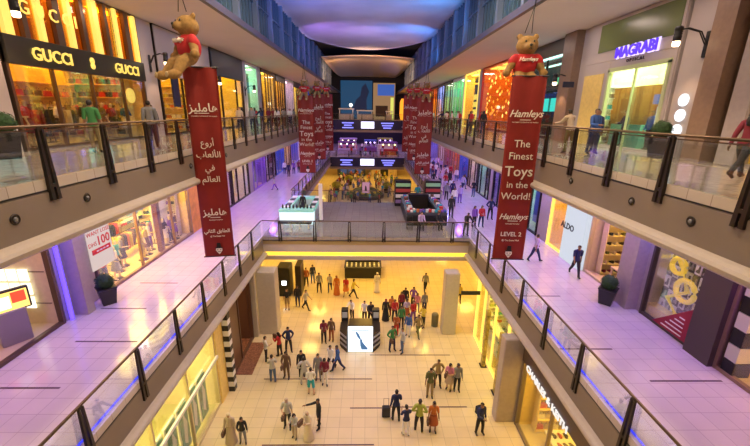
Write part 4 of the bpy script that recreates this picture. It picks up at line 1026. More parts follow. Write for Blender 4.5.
fill(1,10.9,9.5,.03,5.3,3.0,5,9,[C['red'],C['beige'],C['black'],C['white']],'bag','small bag on the back shelves of the lettered shop','bag','bags on the lettered shop shelves')
S=Shop(1,0,14.65,21.2,H0,'bright yellow glass shop with green and white goods by the stone pier',(1,.80,.12),9,W_GOLD,M_GOLD,x=7.15,glass=True,mullions=(-1.9,0,1.9),depth=4,fl=W_GOLD)
for k,y in enumerate((16.0,18.2)):
    t=thing('glass_fin','tall mottled upright display fin at the yellow glass shop, %s the stone pier'%('next to' if k==0 else 'second from'),'display fin',(6.85,y,0)); obj('fin_panel',Geo().bbox(-.1,.1,-.14,.14,0,3.6,.02),mat('fin_mottled',(.40,.30,.06),.4,noise=.6,nscale=4),t); obj('foot_plate',Geo().bbox(-.18,.18,-.22,.22,0,.04,.01),M_DARK,t)
for k in range(3):
    shelf((8.3+k*.95,18.0,.03),1,5.6,1.5+k*.5,3+k,'%s stocked gondola in the yellow glass shop'%('low','mid-height','tall')[k],M_WHITE,depth=.5)
    fill(1,8.3+k*.95,18.0,.03,5.4,1.5+k*.5,3+k,5,[C['green'],C['white'],C['teal'],C['yellow'],C['red'],C['lime']],'box','small packet on the %s gondola of the yellow glass shop'%('low','mid-height','tall')[k],'box','packets on the %s gondola'%('low','mid-height','tall')[k],'box')
tag(obj('hanging_sign',Geo().bbox(5.9,7.1,20.6,20.7,3.3,3.55,.01),M_BLACK),'small black overhead sign beside the bridge column on the yellow shop side','sign')
tag(obj('waste_bin',Geo().lathe([(.22,0),(.24,.05),(.24,.85),(.2,.95)],(4.75,22.4,0),16),mat('bin_olive',(.16,.15,.08),.4)),'olive round waste bin beside the bridge column','bin')
# ground floor beyond the columns
for i,(sd,y0,y1,c,s,wl,lb) in enumerate(((-1,22,30,YEL,9,W_GOLD,'ground floor shop beyond the bridge column, poster side'),(-1,30.5,40,YEL,8,W_CREAM,'second ground floor shop under the bridge, poster side'),(1,22,30,YEL,9,W_CREAM,'ground floor shop beyond the bridge column, shoe side'),(1,30.5,40,YEL,8,W_GOLD,'second ground floor shop under the bridge, shoe side'))):
    S=Shop(sd,0,y0,y1,H0,lb,c,s,wl,M_BRONZE,header=.8,mullions=(-2,0,2))
# --- far end
def led_sign(y,ztop,h,label,lines):
    t=thing('illuminated_sign',label,'sign',(0,y,ztop-h))
    obj('housing',Geo().bbox(-6.9,6.9,0,.35,0,h,.04),mat('sign_navy',(.012,.012,.06),.3),t)
    obj('ledge',Geo().box(-6.95,6.95,-.1,.35,-.45,-.0),M_STONE,t)
    for x,w_ in((0,2.6),): obj('lit_panel',Geo().bbox(-w_/2,w_/2,-.05,0,h*.15,h*.85,.02),emi('led_white',(.75,.72,1),1.8),t)
    for sx in(-1,1):
        for k in range(3):
            wd=(2.5,2.1,1.6)[k] if sx>0 else (2.3,1.5,2.2)[k]
            obj('lit_row',Geo().bbox(sx*3.9-wd/2,sx*3.9+wd/2,-.04,0,h*(.70-.24*k)-.11,h*(.70-.24*k)+.11,.03),emi('led_violet',(.22,.22,1),1.6),t)
    return t
led_sign(75.6,L2-.05,1.9,'wide dark sign with violet lettering on the upper far bridge',['SPRING IS HERE','DISCOVER MORE','DUBAI'])
led_sign(69.6,L1-.05,1.75,'wide dark sign with violet lettering on the lower far bridge',['SHOP AND WIN','MORE THAN 1200','SHOPS','DUBAI'])
t=thing('giant_screen','very large deep blue screen hanging at the end of the hall','screen',(0,99.3,0))
obj('screen_face',Geo().bbox(-6.9,1.1,0,.3,12.65,21.6,.05),emi('screen_blue',(.008,.065,.15),.8),t)
obj('dark_figure',Geo().prism([(-4.0,14.4),(-.2,14.4),(-.4,17),(.3,19),(-.6,21),(-1.6,20),(-1.9,18),(-3.0,17)],'y',-.04,0),emi('screen_navy',(.003,.012,.04),1.0),t)
t=thing('lit_facade','beige lit house-like facade with dark openings above the far bridge','facade',(0,89,-.1))
obj('facade_wall',Geo().bbox(1.2,6.2,0,.4,12.7,20.5,.05),emi('facade_beige',(.5,.28,.13),.55),t)
obj('blue_banner',Geo().box(2.2,6.0,-.04,0,17.8,20.2),emi('facade_blue',(.03,.12,.5),.8),t); obj('opening',Geo().box(1.8,4.6,-.04,0,13.2,15.6),mat('opening_dark',(.04,.02,.02),.6),t)
obj('lit_column',Geo().box(5.2,5.9,-.08,0,12.8,17.4),emi('facade_lime',(.8,.8,.15),.9),t)
tag(obj('orange_lantern',Geo().lathe([(.9,12.6),(1.1,13.5),(1.1,16.2),(.8,17)],(8.2,86,0),12),emi('lantern_orange',(1,.32,.02),1.5)),'glowing orange lantern column beside the beige facade','lantern')
# kiosks on the upper far bridge
for k,(x,w_,h,lb) in enumerate(((-4.4,3.0,1.9,'white boxy kiosk on the upper far bridge, under the blue screen'),(-.6,3.2,1.6,'wide white kiosk next to the boxy one on the upper far bridge'),(4.4,1.2,1.5,'single white post-like kiosk on the upper far bridge'))):
    t=thing('market_kiosk',lb,'kiosk',(x,80,L2)); obj('counter',Geo().bbox(-w_/2,w_/2,-.8,.8,0,1.0,.05),mat('kiosk_beige',(.5,.42,.40),.5),t); obj('roof',Geo().bbox(-w_/2-.1,w_/2+.1,-.9,.9,h,h+.25,.04),W_WHITE,t)
    for a in(-1,1): obj('post',Geo().box(a*w_/2*.9-.08,a*w_/2*.9+.08,-.7,-.55,1.0,h),M_WHITE,t)
    if k==0: obj('lamp_globe',Geo().ball((.9,0,h+.9),.35,10),emi('globe',(1,.95,.8),3),t); obj('lamp_post',Geo().tube([(.9,0,h+.2),(.9,0,h+.7)],.2,8),W_WHITE,t)
# middle gallery beyond the lower sign
for k,(x,y,w_,c,tc,lb) in enumerate(((-4.0,75,3.6,'lilac','purple','long lilac kiosk beyond the lower sign, poster side'),(.6,79.5,2.6,'purple','blue','purple kiosk in the middle beyond the lower sign'),(4.2,74.5,3.4,'red','purple','low red kiosk with purple roof beyond the lower sign'),(-4.2,84,3.8,'pink','lilac','pink kiosk furthest back beyond the lower sign'),(4.0,86,3.4,'cream','lime','kiosk with yellow-green lamps at the back beyond the lower sign'))):
    t=thing('market_kiosk',lb,'kiosk',(x,y,L1)); obj('counter',Geo().bbox(-w_/2,w_/2,-.9,.9,0,1.05,.05),cm(C[c]),t); obj('roof',Geo().bbox(-w_/2,w_/2,-1,1,2.2,2.5,.06),cm(C[tc]),t)
    for a in(-1,1): obj('post',Geo().box(a*w_/2*.9-.06,a*w_/2*.9+.06,-.8,-.68,1.05,2.2),M_WHITE,t)
    for j in range(3): obj('lamp',Geo().ball((-w_/3+j*w_/3,-.9,2.0),.16,8),emi('kiosk_lamp_%d'%(k%3),((1,.85,.5),(.6,.4,1),(.9,.9,.3))[k%3],4),t)
# ground floor end wall
t=thing('arched_portal','beige portal with a black arched doorway at the end of the ground floor','portal',(3.9,84.5,0))
obj('portal_wall',Geo().bbox(-2.9,2.9,0,.5,0,4.4,.05),mat('portal_beige',(.6,.45,.26),.5),t)
obj('doorway',Geo().prism([(-.9,0),(.9,0),(.9,1.9),(.6,2.6),(0,2.9),(-.6,2.6),(-.9,1.9)],'y',-.05,0),M_BLACK,t)
for a in(-1,1): obj('pilaster',Geo().bbox(a*2.2-.2,a*2.2+.2,-.15,0,0,4.4,.03),mat('portal_beige',(.6,.45,.26),.5),t)
t=thing('dark_arch_front','dark blue shop front at the end of the ground floor','storefront',(-3.6,84.5,0))
obj('front_panel',Geo().bbox(-3.2,3.2,0,.5,0,4.4,.05),mat('front_navy',(.03,.04,.08),.4),t)
for a in(-1.8,0,1.8): obj('window_panel',Geo().bbox(a-.7,a+.7,-.05,0,.5,3.2,.02),emi('win_dimblue',(.05,.1,.25),.6),t)
# ------------------------------------------------------------------ kiosks near the bridge
M_KW=emi('kiosk_white',(.80,.95,1.0),1.15); M_KT=mat('counter_teal_glass',(.25,.55,.50),.12,emit=(.25,.7,.6),es=.35)
def counter(parent,x0,x1,y0,y1,front,topm,h=1.0):
    obj('counter_front',Geo().bbox(x0,x1,y0,y1,0,h-.2,.02),front,parent); obj('counter_top',Geo().bbox(x0-.03,x1+.03,y0-.03,y1+.03,h-.2,h,.015),topm,parent)
t=thing('jewellery_kiosk','white glowing kiosk with teal glass counters on the bridge','kiosk',(-5.2,29.6,L1))
M_TW=mat('counter_greenwhite',(.50,.66,.60),.3)
counter(t,-1.25,1.25,-3.2,-2.5,M_KW,M_KT,1.15); counter(t,-1.25,-.7,-2.45,2.2,M_TW,M_KT); counter(t,.7,1.25,-2.45,2.2,M_TW,M_KT); counter(t,-.65,.65,1.6,2.2,M_TW,M_KT)
for i in range(5):
    for sx in(-1,1): obj('display_insert',Geo().bbox(sx*.97-.2,sx*.97+.2,-2.2+i*.86,-1.6+i*.86,1.0,1.06,.01),M_BLACK if i%2 else M_WHITE,t)
for i in range(9):
    tag(obj('perfume_bottle',Geo().lathe([(.06,0),(.07,.03),(.06,.20),(.02,.26),(.02,.32)],n=10),M_BLACK,None,(-6.25+i*.26,26.8,L1+1.152)),'slim black bottle in the row on the glowing kiosk counter','bottle','black bottles on the glowing kiosk counter')
for x,lb in ((-5.1,'long low black bench with white feet in front of the glowing kiosk'),):
    b=thing('bench',lb,'bench',(x,25.5,L1)); obj('seat',Geo().bbox(-1.15,1.15,-.2,.2,.36,.5,.03),M_BLACK,b)
    for a in(-.95,-.3,.3,.95): obj('leg',Geo().box(a-.04,a+.04,-.15,.15,0,.36),M_KW if False else M_WHITE,b)
t=thing('white_post','slender white lit post at the corner of the glowing kiosk','post',(-3.5,27.4,L1)); obj('shaft',Geo().bbox(-.13,.13,-.13,.13,.1,2.9,.02),mat('post_white',(.8,.75,.78),.4),t); obj('foot',Geo().bbox(-.22,.22,-.22,.22,0,.1,.02),M_DARK,t)
t=thing('market_kiosk','dark kiosk crowded with colourful goods on the bridge','kiosk',(4.5,29.4,L1))
counter(t,-1.5,1.5,-3.0,-2.2,M_BLACK,mat('counter_dark',(.08,.08,.10),.15)); counter(t,-1.5,-.9,-2.15,2.6,M_BLACK,mat('counter_blue',(.12,.20,.28),.12)); counter(t,.9,1.5,-2.15,2.6,M_BLACK,mat('counter_blue',(.12,.20,.28),.12)); counter(t,-.85,.85,2.0,2.6,M_DARK,M_BLACK,1.3)
for i in range(26):
    x=-1.4+(i%13)*.23; y=-2.9+.36*(i//13); c=('red','white','teal','orange','purple','blue','white')[i%7]
    tag(obj('trinket_box',Geo().bbox(-.08,.08,-.10,.10,0,rnd.uniform(.08,.22),.01),cm(C[c]),None,(4.5+x,29.4+y+.15,L1+1.002)),'small %s trinket box on the front counter of the dark kiosk'%c,'box','%s trinket boxes on the dark kiosk'%c)
for i in range(20):
    sx=-1 if i%2 else 1; y=-1.9+(i//2)*.46; c=('red','white','teal','brown','purple')[i%5]
    tag(obj('gift_box',Geo().bbox(-.14,.14,-.12,.12,0,rnd.uniform(.1,.3),.01),cm(C[c]),None,(4.5+sx*1.2,29.4+y,L1+1.002)),'%s gift box along the %s side counter of the dark kiosk'%(c,'inner' if sx<0 else 'outer'),'box','%s gift boxes, %s counter of the dark kiosk'%(c,'inner' if sx<0 else 'outer'))
def chair(x,y,z,rz,lb):
    t=thing('chair',lb,'chair',(x,y,z),R(rz)); obj('seat',Geo().bbox(-.22,.22,-.22,.22,.43,.48,.02),M_BLACK,t); obj('backrest',Geo().bbox(-.22,.22,.18,.22,.55,.9,.02),M_BLACK,t)
    for a in(-1,1):
        for b in(-1,1): obj('leg',Geo().tube([(a*.19,b*.19,0),(a*.19,b*.19,.44 if b<0 else .9)],.014,6),M_DARK,t)
for x,w_ in((3.1,'end nearest the glowing kiosk'),(3.9,'second along'),(5.1,'third along')): chair(x,25.5,L1,0 if x<5 else 20,'black chair in front of the dark kiosk, '+w_)
for x,y,w_ in((3.2,32.8,'dark tall merchandise tower at the back of the bridge, inner one'),(5.9,33.0,'dark tall merchandise tower at the back of the bridge, outer one')):
    t=thing('merchandise_tower',w_,'display',(x,y,L1)); obj('tower_frame',Geo().bbox(-.7,.7,-.5,.5,0,2.3,.03),M_BLACK,t)
    for k in range(4): obj('shelf_strip',Geo().bbox(-.65,.65,-.56,-.5,.3+k*.5,.6+k*.5,.01),(W_PURPLE,W_WHITE,W_RED,W_GREEN)[k],t)
# ground floor kiosk under the bridge
t=thing('goods_kiosk','black counter kiosk with small white goods under the bridge','kiosk',(-.3,31.2,0)); obj('counter',Geo().bbox(-1.6,1.6,-1.3,1.3,0,1.0,.04),M_BLACK,t); obj('counter_glass',Geo().bbox(-1.65,1.65,-1.35,1.35,1.0,1.06,.01),mat('counter_dark',(.08,.08,.10),.15),t); obj('rack',Geo().bbox(-1.4,1.4,-.1,.1,1.06,1.9,.02),M_DARK,t)
for i in range(16): tag(obj('packet',Geo().bbox(-.07,.07,-.05,.05,0,.2,.01),M_WHITE,None,(-1.7+(i%8)*.4,30.1+.42*(i//8),1.062)),'small white packet on the black kiosk counter under the bridge','packet','white packets on the black kiosk')
t=thing('booth','dark booth with a white light between the column and the crowd','booth',(-6.5,27.2,0)); obj('booth_body',Geo().bbox(-.5,.5,-.7,.7,0,2.4,.05),M_BLACK,t); obj('lit_square',Geo().box(-.1,.25,-.72,-.7,1.0,1.35),emi('lit_white',(1,1,1),4),t); obj('side_wall',Geo().bbox(.95,1.4,-.7,.7,0,2.6,.03),M_DARK,t)
# advertising light box on the ground floor
t=thing('light_box_stand','white light box with a blue gown drawing between striped benches','display stand',(-.35,19.5,0))
lf=obj('lit_face',Geo().bbox(-.72,.78,-.12,0,.06,1.78,.02),emi('lightbox_face',(.82,.90,1),1.5),t,label='glowing white face')
BG=emi('gown_blue',(.05,.16,.33),1.0)
obj('gown_drawing',Geo().prism([(.0,.95),(.12,.95),(.16,.75),(.30,.55),(.46,.34),(.48,.24),(.1,.24),(.03,.5)],'y',-.135,-.12),BG,lf)
obj('gown_drawing',Geo().prism([(-.22,1.32),(-.1,1.38),(.02,1.1),(.06,.98),(-.03,.95),(-.16,1.15)],'y',-.135,-.12),BG,lf)
obj('caption_line',Geo().box(-.5,.55,-.135,-.12,1.56,1.59),emi('lightbox_ink',(.3,.35,.5),.6),lf); obj('figure_head',Geo().ball((-.2,-.13,1.4),(.07,.02,.07),8),BG,lf)
for s in(-1,1):
    for k in range(7): obj('bench_slat',Geo().prism([(s*.80,-.15),(s*1.25,.45),(s*1.25,1.3),(s*.80,1.9)],'z',.12+k*.17,.22+k*.17),M_DARK if k%2==0 else mat('slat_grey',(.45,.45,.50),.3),t)
    obj('bench_base',Geo().prism([(s*.8,-.1),(s*1.2,.45),(s*1.2,1.3),(s*.8,1.85)],'z',0,.12),M_BLACK,t)
    tp_=obj('terminal_post',Geo().bbox(s*1.0-.22,s*1.0+.22,1.5,1.9,0,2.0,.03),M_BLACK,t); obj('terminal_screen',Geo().bbox(s*1.0-.17,s*1.0+.17,1.47,1.5,1.45,1.85,.01),mat('screen_grey',(.45,.47,.5),.2),tp_)
obj('box_core',Geo().bbox(-.72,.78,.02,1.7,0,1.3,.03),M_DARK,t)
# ------------------------------------------------------------------ planters, wall lamps
def leaf_ball(r,seed,n=420):
    q=random.Random(seed); g=Geo()
    g.ball((0,0,0),r*.86,16,0)
    for i in range(n):
        v=Vector((q.gauss(0,1),q.gauss(0,1),q.gauss(0,1))).normalized(); a=v.orthogonal().normalized(); a.rotate(Quaternion(v,q.uniform(0,6.3))); b=v.cross(a)
        p=v*r*q.uniform(.84,1.0); l=r*.16; w_=r*.07
        g.add([p-b*w_,p+a*l+v*.02,p+b*w_,p-a*l+v*.01],[(0,1,2,3)],0)
    return g.mesh('foliage')
LEAF=leaf_ball(.36,3); M_LEAF=mat('boxwood',(.025,.075,.02),.7,noise=.4,nscale=12)
def planter(x,y,z,label):
    t=thing('potted_topiary',label,'plant',(x,y,z),R(45))
    g=Geo(); g.add([(-.24,-.24,0),(.24,-.24,0),(.24,.24,0),(-.24,.24,0),(-.33,-.33,.72),(.33,-.33,.72),(.33,.33,.72),(-.33,.33,.72)],[(0,3,2,1),(4,5,6,7),(0,1,5,4),(1,2,6,5),(2,3,7,6),(3,0,4,7)]); obj('pot',g,mat('pot_black',(.02,.018,.02),.25),t)
    obj('pot_rim',Geo().bbox(-.35,.35,-.35,.35,.70,.76,.01),M_BLACK,t); link('foliage',LEAF,M_LEAF,t,(0,0,1.02)); obj('stem',Geo().tube([(0,0,.7),(0,0,1.0)],.03,6),M_BROWN,t)
planter(-11.15,14.6,L1,'clipped ball topiary in black pot beside the sale poster')
planter(10.8,14.75,L1,'clipped ball topiary in black pot beside the shoe shop pier')
planter(-10.7,11.4,L2,'clipped ball topiary in black pot before the gold boutique')
planter(11.0,14.05,L2,'clipped ball topiary in black pot below the round disc signs')
def wall_lamp(sd,y,z,reach,label,on=True):
    t=thing('wall_lamp',label,'lamp',(sd*11.78,y,z))
    obj('wall_plate',Geo().bbox(-sd*.0,-sd*.06,-.08,.08,-.5,.35,.02),M_BLACK,t)
    for dy in(-.04,.04):
        obj('arm',Geo().tube([(-sd*.03,dy,-.1),(-sd*reach*.3,dy,.32),(-sd*reach*.7,dy,.42),(-sd*reach,dy,.36)],.022,8),M_BLACK,t)
    obj('lamp_head',Geo().lathe([(.09,.48),(.13,.44),(.13,.34),(.11,.33),(.13,.30),(.11,.26),(.13,.23),(.11,.19),(.13,.16),(.12,.0)],(-sd*reach,0,0),16),M_BLACK,t)
    obj('bulb',Geo().lathe([(.09,-.16),(.115,-.12),(.115,.0)],(-sd*reach,0,0),14),emi('bulb_warm',(1,.72,.42),7),t)
    spot('wall_lamp_light',(sd*(11.78-reach),y,z-.22),(sd*11.6,y+.3,z-4),(1,.62,.35),110,80,.06)
wall_lamp(1,13.9,L2+4.0,1.1,'twin-arm wall lamp on the stone pier by the spectacles shop')
wall_lamp(-1,21.8,L2+3.9,.9,'wall lamp on the grey pier just past the gold boutique')
wall_lamp(-1,29.2,L2+3.4,.9,'wall lamp on the pier just past the Arabic banner')
wall_lamp(1,22.6,L2+3.3,1.0,'wall lamp by the brown pier behind the English banner')
wall_lamp(-1,13.0,L2+4.3,.9,'wall lamp at the near end of the gold boutique')
wall_lamp(-1,37.8,L2+3.3,.9,'wall lamp between the charcoal-banded and green shop fronts')
tag(obj('hanging_sign',Geo().bbox(10.7,11.3,21.4,21.5,L2+2.95,L2+3.25,.01),mat('sign_blueblack',(.01,.015,.06),.3)),'small dark blue overhead sign beside the brown pier','sign')
tag(obj('projecting_sign',Geo().bbox(-10.6,-10.5,21.4,22.1,L2+1.6,L2+3.7,.02),mat('sign_blueblack',(.01,.015,.06),.3)),'tall dark blue projecting sign behind the sideways teddy bear','sign')
# dark expansion strips across the gallery floors and ground floor
M_JOINT=mat('joint_dark',(.07,.03,.05),.5)
for (u0,v0,u1,v1,z) in ((0,388,60,388,L1),(76,341,137,342,L1),(100,309,147,308,L1),(140,283,178,283,L1),(560,349,612,349,L1),(650,381,722,381,L1),(515,296,560,296,L1),(264,379,372,379,0),(350,408,390,408,0),(370,355,450,355,0),(385,407,467,407,0),(262,445,374,445,0)):
    a=on_floor(u0,v0,z); b=on_floor(u1,v1,z); y=(a.y+b.y)/2
    trim(Geo().box(a.x,b.x,y-.035,y+.035,z,z+.004),M_JOINT)

# ------------------------------------------------------------------ shelves on the party walls that face the viewer's end
def end_shelf(xc,y,z,w,h,n,label,per,cols,kind,glabel,group,m=None):
    r=shelf((xc,y,z),1,w,h,n,label,m,.38); r.rotation_euler=(0,0,PI/2)
    first={}
    for k in range(n-1):
        zz=z+.1+k*(h-.2)/max(1,n-1)+.022
        for j in range(per):
            c=rnd.choice(cols); xx=xc-w/2+.1+(j+.5)*(w-.2)/per; loc=(xx,y-.2,zz)
            lb=c+' '+glabel; gp=c+' '+group
            if c in first: dup(first[c],loc,PI/2+rnd.uniform(-.15,.15)); continue
            if kind=='bag':
                first[c]=make_bag(C[c],lb,gp,loc,PI/2)
            elif kind=='shoe':
                q=thing('shoe',lb,'shoe',loc,PI/2,gp); obj('shoe_upper',Geo().prism([(-.14,.015),(.13,.015),(.14,.05),(.05,.08),(-.04,.14),(-.14,.15)],'y',-.05,.05),cm(C[c]),q); obj('sole',Geo().box(-.145,.145,-.055,.055,0,.015),M_BLACK,q); first[c]=q
            else:
                q=thing('gift_box',lb,'box',loc,PI/2,gp); obj('box_body',Geo().bbox(-.11,.11,-.13,.13,0,.24,.008),cm(C[c]),q); obj('lid',Geo().bbox(-.115,.115,-.135,.135,.2,.28,.008),cm(C['cream']),q); first[c]=q
end_shelf(-13.9,20.7,L2+.05,3.0,3.3,6,'tall goods shelf on the far side wall of the gold boutique',8,['red','black','brown','beige'],'bag','bag on the far side wall shelf of the gold boutique','bags on the boutique side shelf',W_GOLD)
end_shelf(-13.9,27.8,L2+.05,3.0,3.0,5,'goods shelf in the yellow shop behind the Arabic banner',8,['yellow','orange','white','brown'],'box','box in the yellow shop behind the Arabic banner','boxes in the yellow shop behind the Arabic banner',W_GOLD)
end_shelf(-13.9,23.85,L1+.05,3.0,4.2,7,'tall goods shelf on the far side wall of the yellow fashion shop',8,['purple','navy','brown','white','teal'],'box','box on the far side wall of the yellow fashion shop','boxes on the fashion shop side shelf')
end_shelf(13.9,18.05,L1+.05,3.2,4.3,9,'shoe shelf on the far side wall of the shoe shop, facing the entrance',9,['black','brown','maroon','olive','navy','cream'],'shoe','shoe on the side wall shelf facing the shoe shop entrance','shoes on the side wall shelf',W_CREAM)
end_shelf(13.9,10.2,L1+.05,3.0,4.0,7,'dark shelf in the yellow and black shop front at the near end',8,['black','yellow','cream'],'box','box in the yellow and black shop near the dark post','boxes in the yellow and black shop',W_GOLD)
end_shelf(9.3,13.75,.05,3.0,3.2,6,'lit bag shelf on the far side wall of the lettered shop',8,['red','beige','black','white'],'bag','bag on the far side wall of the lettered shop','bags on the lettered shop side shelf',W_GOLD)
end_shelf(9.3,21.0,.05,3.2,3.6,7,'crowded shelf on the far side wall of the yellow glass shop',10,['green','white','teal','lime','red'],'box','packet on the far side wall of the yellow glass shop','packets on the yellow glass shop side shelf',M_WHITE)
end_shelf(13.9,21.0,L2+.05,2.8,3.0,6,'pale display shelf on the far side wall of the spectacles shop',8,['white','teal','navy','brown'],'box','spectacle case box on the side wall of the spectacles shop','spectacle case boxes',M_WHITE)
# ------------------------------------------------------------------ people on the ground floor
def at0(u,v): return on_floor(u,v,0.005)
P0=[ # u, v of the feet, facing, top, lower, pose, style, scale, skin, extra, label
(266.5,361,-60,'white','black','wait','tee',.98,0,None,'person in white top and black trousers beside the dark brown shop'),
(280,356,60,'red','black','phone','woman',.95,1,'bag','woman in bright red top near the dark brown shop'),
(289,352,200,'navy','black','hips','man',1.03,1,None,'man in navy top and dark trousers behind the woman in red'),
(273.3,382,10,'ltgrey','jeans','phone','man',1.0,0,None,'person in pale shirt and blue jeans near the end of the striped pillar'),
(287,378,170,'brown','brown','wait','woman',1.0,1,'bag','woman in brown clothes just in front of the man in navy'),
(302,376,190,'black','black','stand','woman',.97,0,None,'woman with long hair in black at the back of the waiting group'),
(304.5,385,15,'ltgrey','ltgrey','hips','man',1.04,1,None,'man in light grey clothes in the middle of the waiting group'),
(311.5,394.5,5,'white','teal','wait','shorts',.97,2,'bag','person in white top and teal shorts walking behind the grey-clad man'),
(318.5,380,185,'grey','grey','stand','woman',.98,0,None,'woman in dark grey with long hair, waiting group'),
(325,385,180,'maroon','white','phone','woman',1.0,1,'bag','woman in maroon top and white trousers at the edge of the group'),
(331,370,150,'white','black','walk','man',1.0,0,None,'man in white shirt and black trousers behind the maroon-topped woman'),
(338,371,120,'blue','navy','walk','man',1.03,1,None,'man in bright blue top striding past the light box'),
(288,428,175,'ltgrey','black','wait','cap',1.0,2,'bag','man in beige cap and pale shirt near the near edge of the ground floor'),
(295,438,165,'ltgrey','beige','phone','woman',.80,2,None,'child in pale clothes next to the man in the beige cap'),
(308.5,439,150,'cream','beige','phone','abaya',.92,2,'bag','person in cream robe and headscarf behind the child'),
(319,428,120,'black','black','point','man',.97,1,None,'person in black pointing with one arm'),
(231.7,443,180,'beige','cream','stand','abaya',.96,2,'bag','woman in long beige robe by the teal posters'),
(243.5,443,190,'black','grey','wait','woman',.82,1,None,'child in dark clothes beside the woman in beige robe'),
(287.6,309.7,180,'black','khaki','stand','shorts',1.02,0,None,'man in black top and khaki shorts near the bridge column'),
(298,306,190,'black','navy','stand','man',1.0,1,None,'man in black next to the one in khaki shorts'),
(306,310,250,'ltgrey','black','walk','tee',1.0,0,None,'man in pale top striding with legs wide apart'),
(302,285,170,'black','maroon','stand','woman',1.0,1,None,'woman in black and maroon by the dark booth'),
(306.5,286,180,'rust','black','wait','woman',.98,0,None,'woman in rust top beside the dark booth'),
(313,283,200,'navy','jeans','stand','man',1.0,1,None,'man in navy and jeans behind the rust-topped woman'),
(319.4,292.5,185,'grey','black','wait','man',1.03,1,None,'man in grey top alone beyond the striding man'),
(330,291.5,180,'ltgrey','navy','walk','tee',.96,0,None,'person in pale top and navy trousers before the orange robe'),
(336.8,295,175,'orange','rust','stand','abaya',1.0,1,None,'woman in orange robe and rust headscarf'),
(346,295.5,170,'red','orange','walk','dress',.98,1,None,'woman in red and orange dress'),
(353.5,298,260,'yellow','black','walk','tee',1.0,1,None,'man in yellow top striding past the woman in red and orange'),
(377,292,180,'white','white','stand','kandura',1.02,1,None,'man in long white robe and headcloth on the yellow floor'),
(364.5,322,170,'white','black','stand','tee',.98,0,None,'man in white top just behind the light box'),
(370.5,325,200,'black','black','wait','man',1.06,1,None,'tall man in black suit behind the light box'),
(352,320,160,'white','black','lean','man',1.0,0,None,'man in white shirt leaning at the screen terminal'),
(324,343,190,'maroon','black','phone','woman',.98,1,'bag','woman in maroon top standing before the light box benches'),
(331.5,341,170,'brown','rust','stand','woman',.97,0,None,'woman in brown top beside the woman in maroon, benches side'),
(385.5,320.5,180,'black','maroon','stand','abaya',1.0,1,None,'woman in black robe and maroon headscarf at the edge of the crowd'),
(391.5,317,160,'orange','maroon','stand','woman',.98,0,None,'woman in orange top behind the black robe'),
(394.5,321,185,'red','black','wait','man',1.0,1,None,'man in bright red top in the crowd'),
(401,312,190,'maroon','black','stand','woman',.97,1,None,'woman in maroon top at the back of the crowd'),
(405,308,170,'black','navy','stand','man',1.0,1,None,'man in black and navy at the back of the crowd'),
(413,307,150,'purple','black','hips','woman',.98,0,None,'woman in purple top at the back of the crowd'),
(406.5,320.5,180,'lilac','rust','stand','dress',1.0,1,None,'woman in lilac dress in the middle of the crowd'),
(412.7,322,210,'red','purple','wait','woman',.98,0,None,'woman in red top and purple trousers in the crowd'),
(417,312,180,'pink','grey','stand','woman',.90,1,None,'girl in pink top in the crowd'),
(424,312,180,'grey','navy','stand','man',.95,1,None,'man in grey and navy a little apart behind the crowd'),
(422.8,327.5,120,'yellow','black','phone','woman',1.0,1,None,'woman in yellow top at the side of the crowd'),
(417.7,336.6,200,'khaki','olive','walk','man',1.0,1,'backpack','man in khaki with backpack in front of the yellow-topped woman'),
(401,328,180,'green','black','stand','woman',1.0,1,None,'woman in green top in front of the lilac dress'),
(396,335,170,'rust','red','phone','woman',.9,0,None,'girl in rust top beside the green-topped woman'),
(392,351,210,'green','navy','hips','man',1.04,1,'bag','man in green top and navy trousers nearest the light box'),
(402,352.5,110,'ltgrey','jeans','wait','man',1.0,0,None,'man in pale shirt and jeans beside the green-topped man'),
(408,336,150,'blue','white','stand','woman',.97,0,None,'woman in blue top and white trousers in the crowd'),
(429.4,397,175,'olive','khaki','stand','tee',1.04,1,'backpack','man in olive top and khaki trousers with a pack on his back'),
(437,387,185,'khaki','black','hips','man',1.02,1,None,'man in khaki shirt half hidden behind the olive-topped man'),
(448.5,389.8,150,'pink','beige','phone','dress',.98,2,'bag','woman in pale pink dress looking down at her phone'),
(456.3,391,180,'grey','black','stand','woman',1.0,1,None,'woman in grey top and black trousers next to the pink dress'),
(395.7,421,5,'navy','black','wait','man',1.05,1,None,'man in navy shirt pulling a black suitcase'),
(405.6,435.5,10,'navy','white','phone','tee',.98,1,None,'person in navy top and white trousers beside the suitcase man'),
(418.5,431.5,350,'lime','black','hips','man',1.06,1,None,'man in yellow-green top and black trousers walking away'),
(432.5,431.5,175,'orange','rust','stand','dress',.98,1,'bag','woman in orange dress beside the man in yellow-green'),
(478.9,434,200,'navy','black','wait','man',1.03,1,'backpack','man in navy alone near the stone pier'),
(458.5,303,180,'yellow','black','stand','woman',.95,0,None,'woman in yellow top beyond the olive bin'),
(425,291,180,'grey','black','walk','man',1.0,1,None,'man in grey walking under the bridge, bin side'),
(268,300,160,'brown','black','stand','woman',1.0,1,None,'woman in brown half behind the big bridge column'),
]
for u,v,hd,tp,lw,ps,st,k,sk,ex,lb in P0:
    person(at0(u,v),hd,lb,tp,lw,ps,st,k,sk,None,ex)
p=at0(386,417)
t=thing('suitcase','black upright suitcase pulled by the man in navy shirt','suitcase',p); obj('case_body',Geo().bbox(-.2,.2,-.13,.13,.06,.62,.04),M_BLACK,t)
obj('handle',Geo().tube([(-.12,.1,.6),(-.12,.1,1.0),(.12,.1,1.0),(.12,.1,.6)],.012,6),M_DARK,t)
for a in(-1,1): obj('wheel',Geo().tube([(a*.15-.02,.08,.04),(a*.15+.02,.08,.04)],.04,10),M_DARK,t)
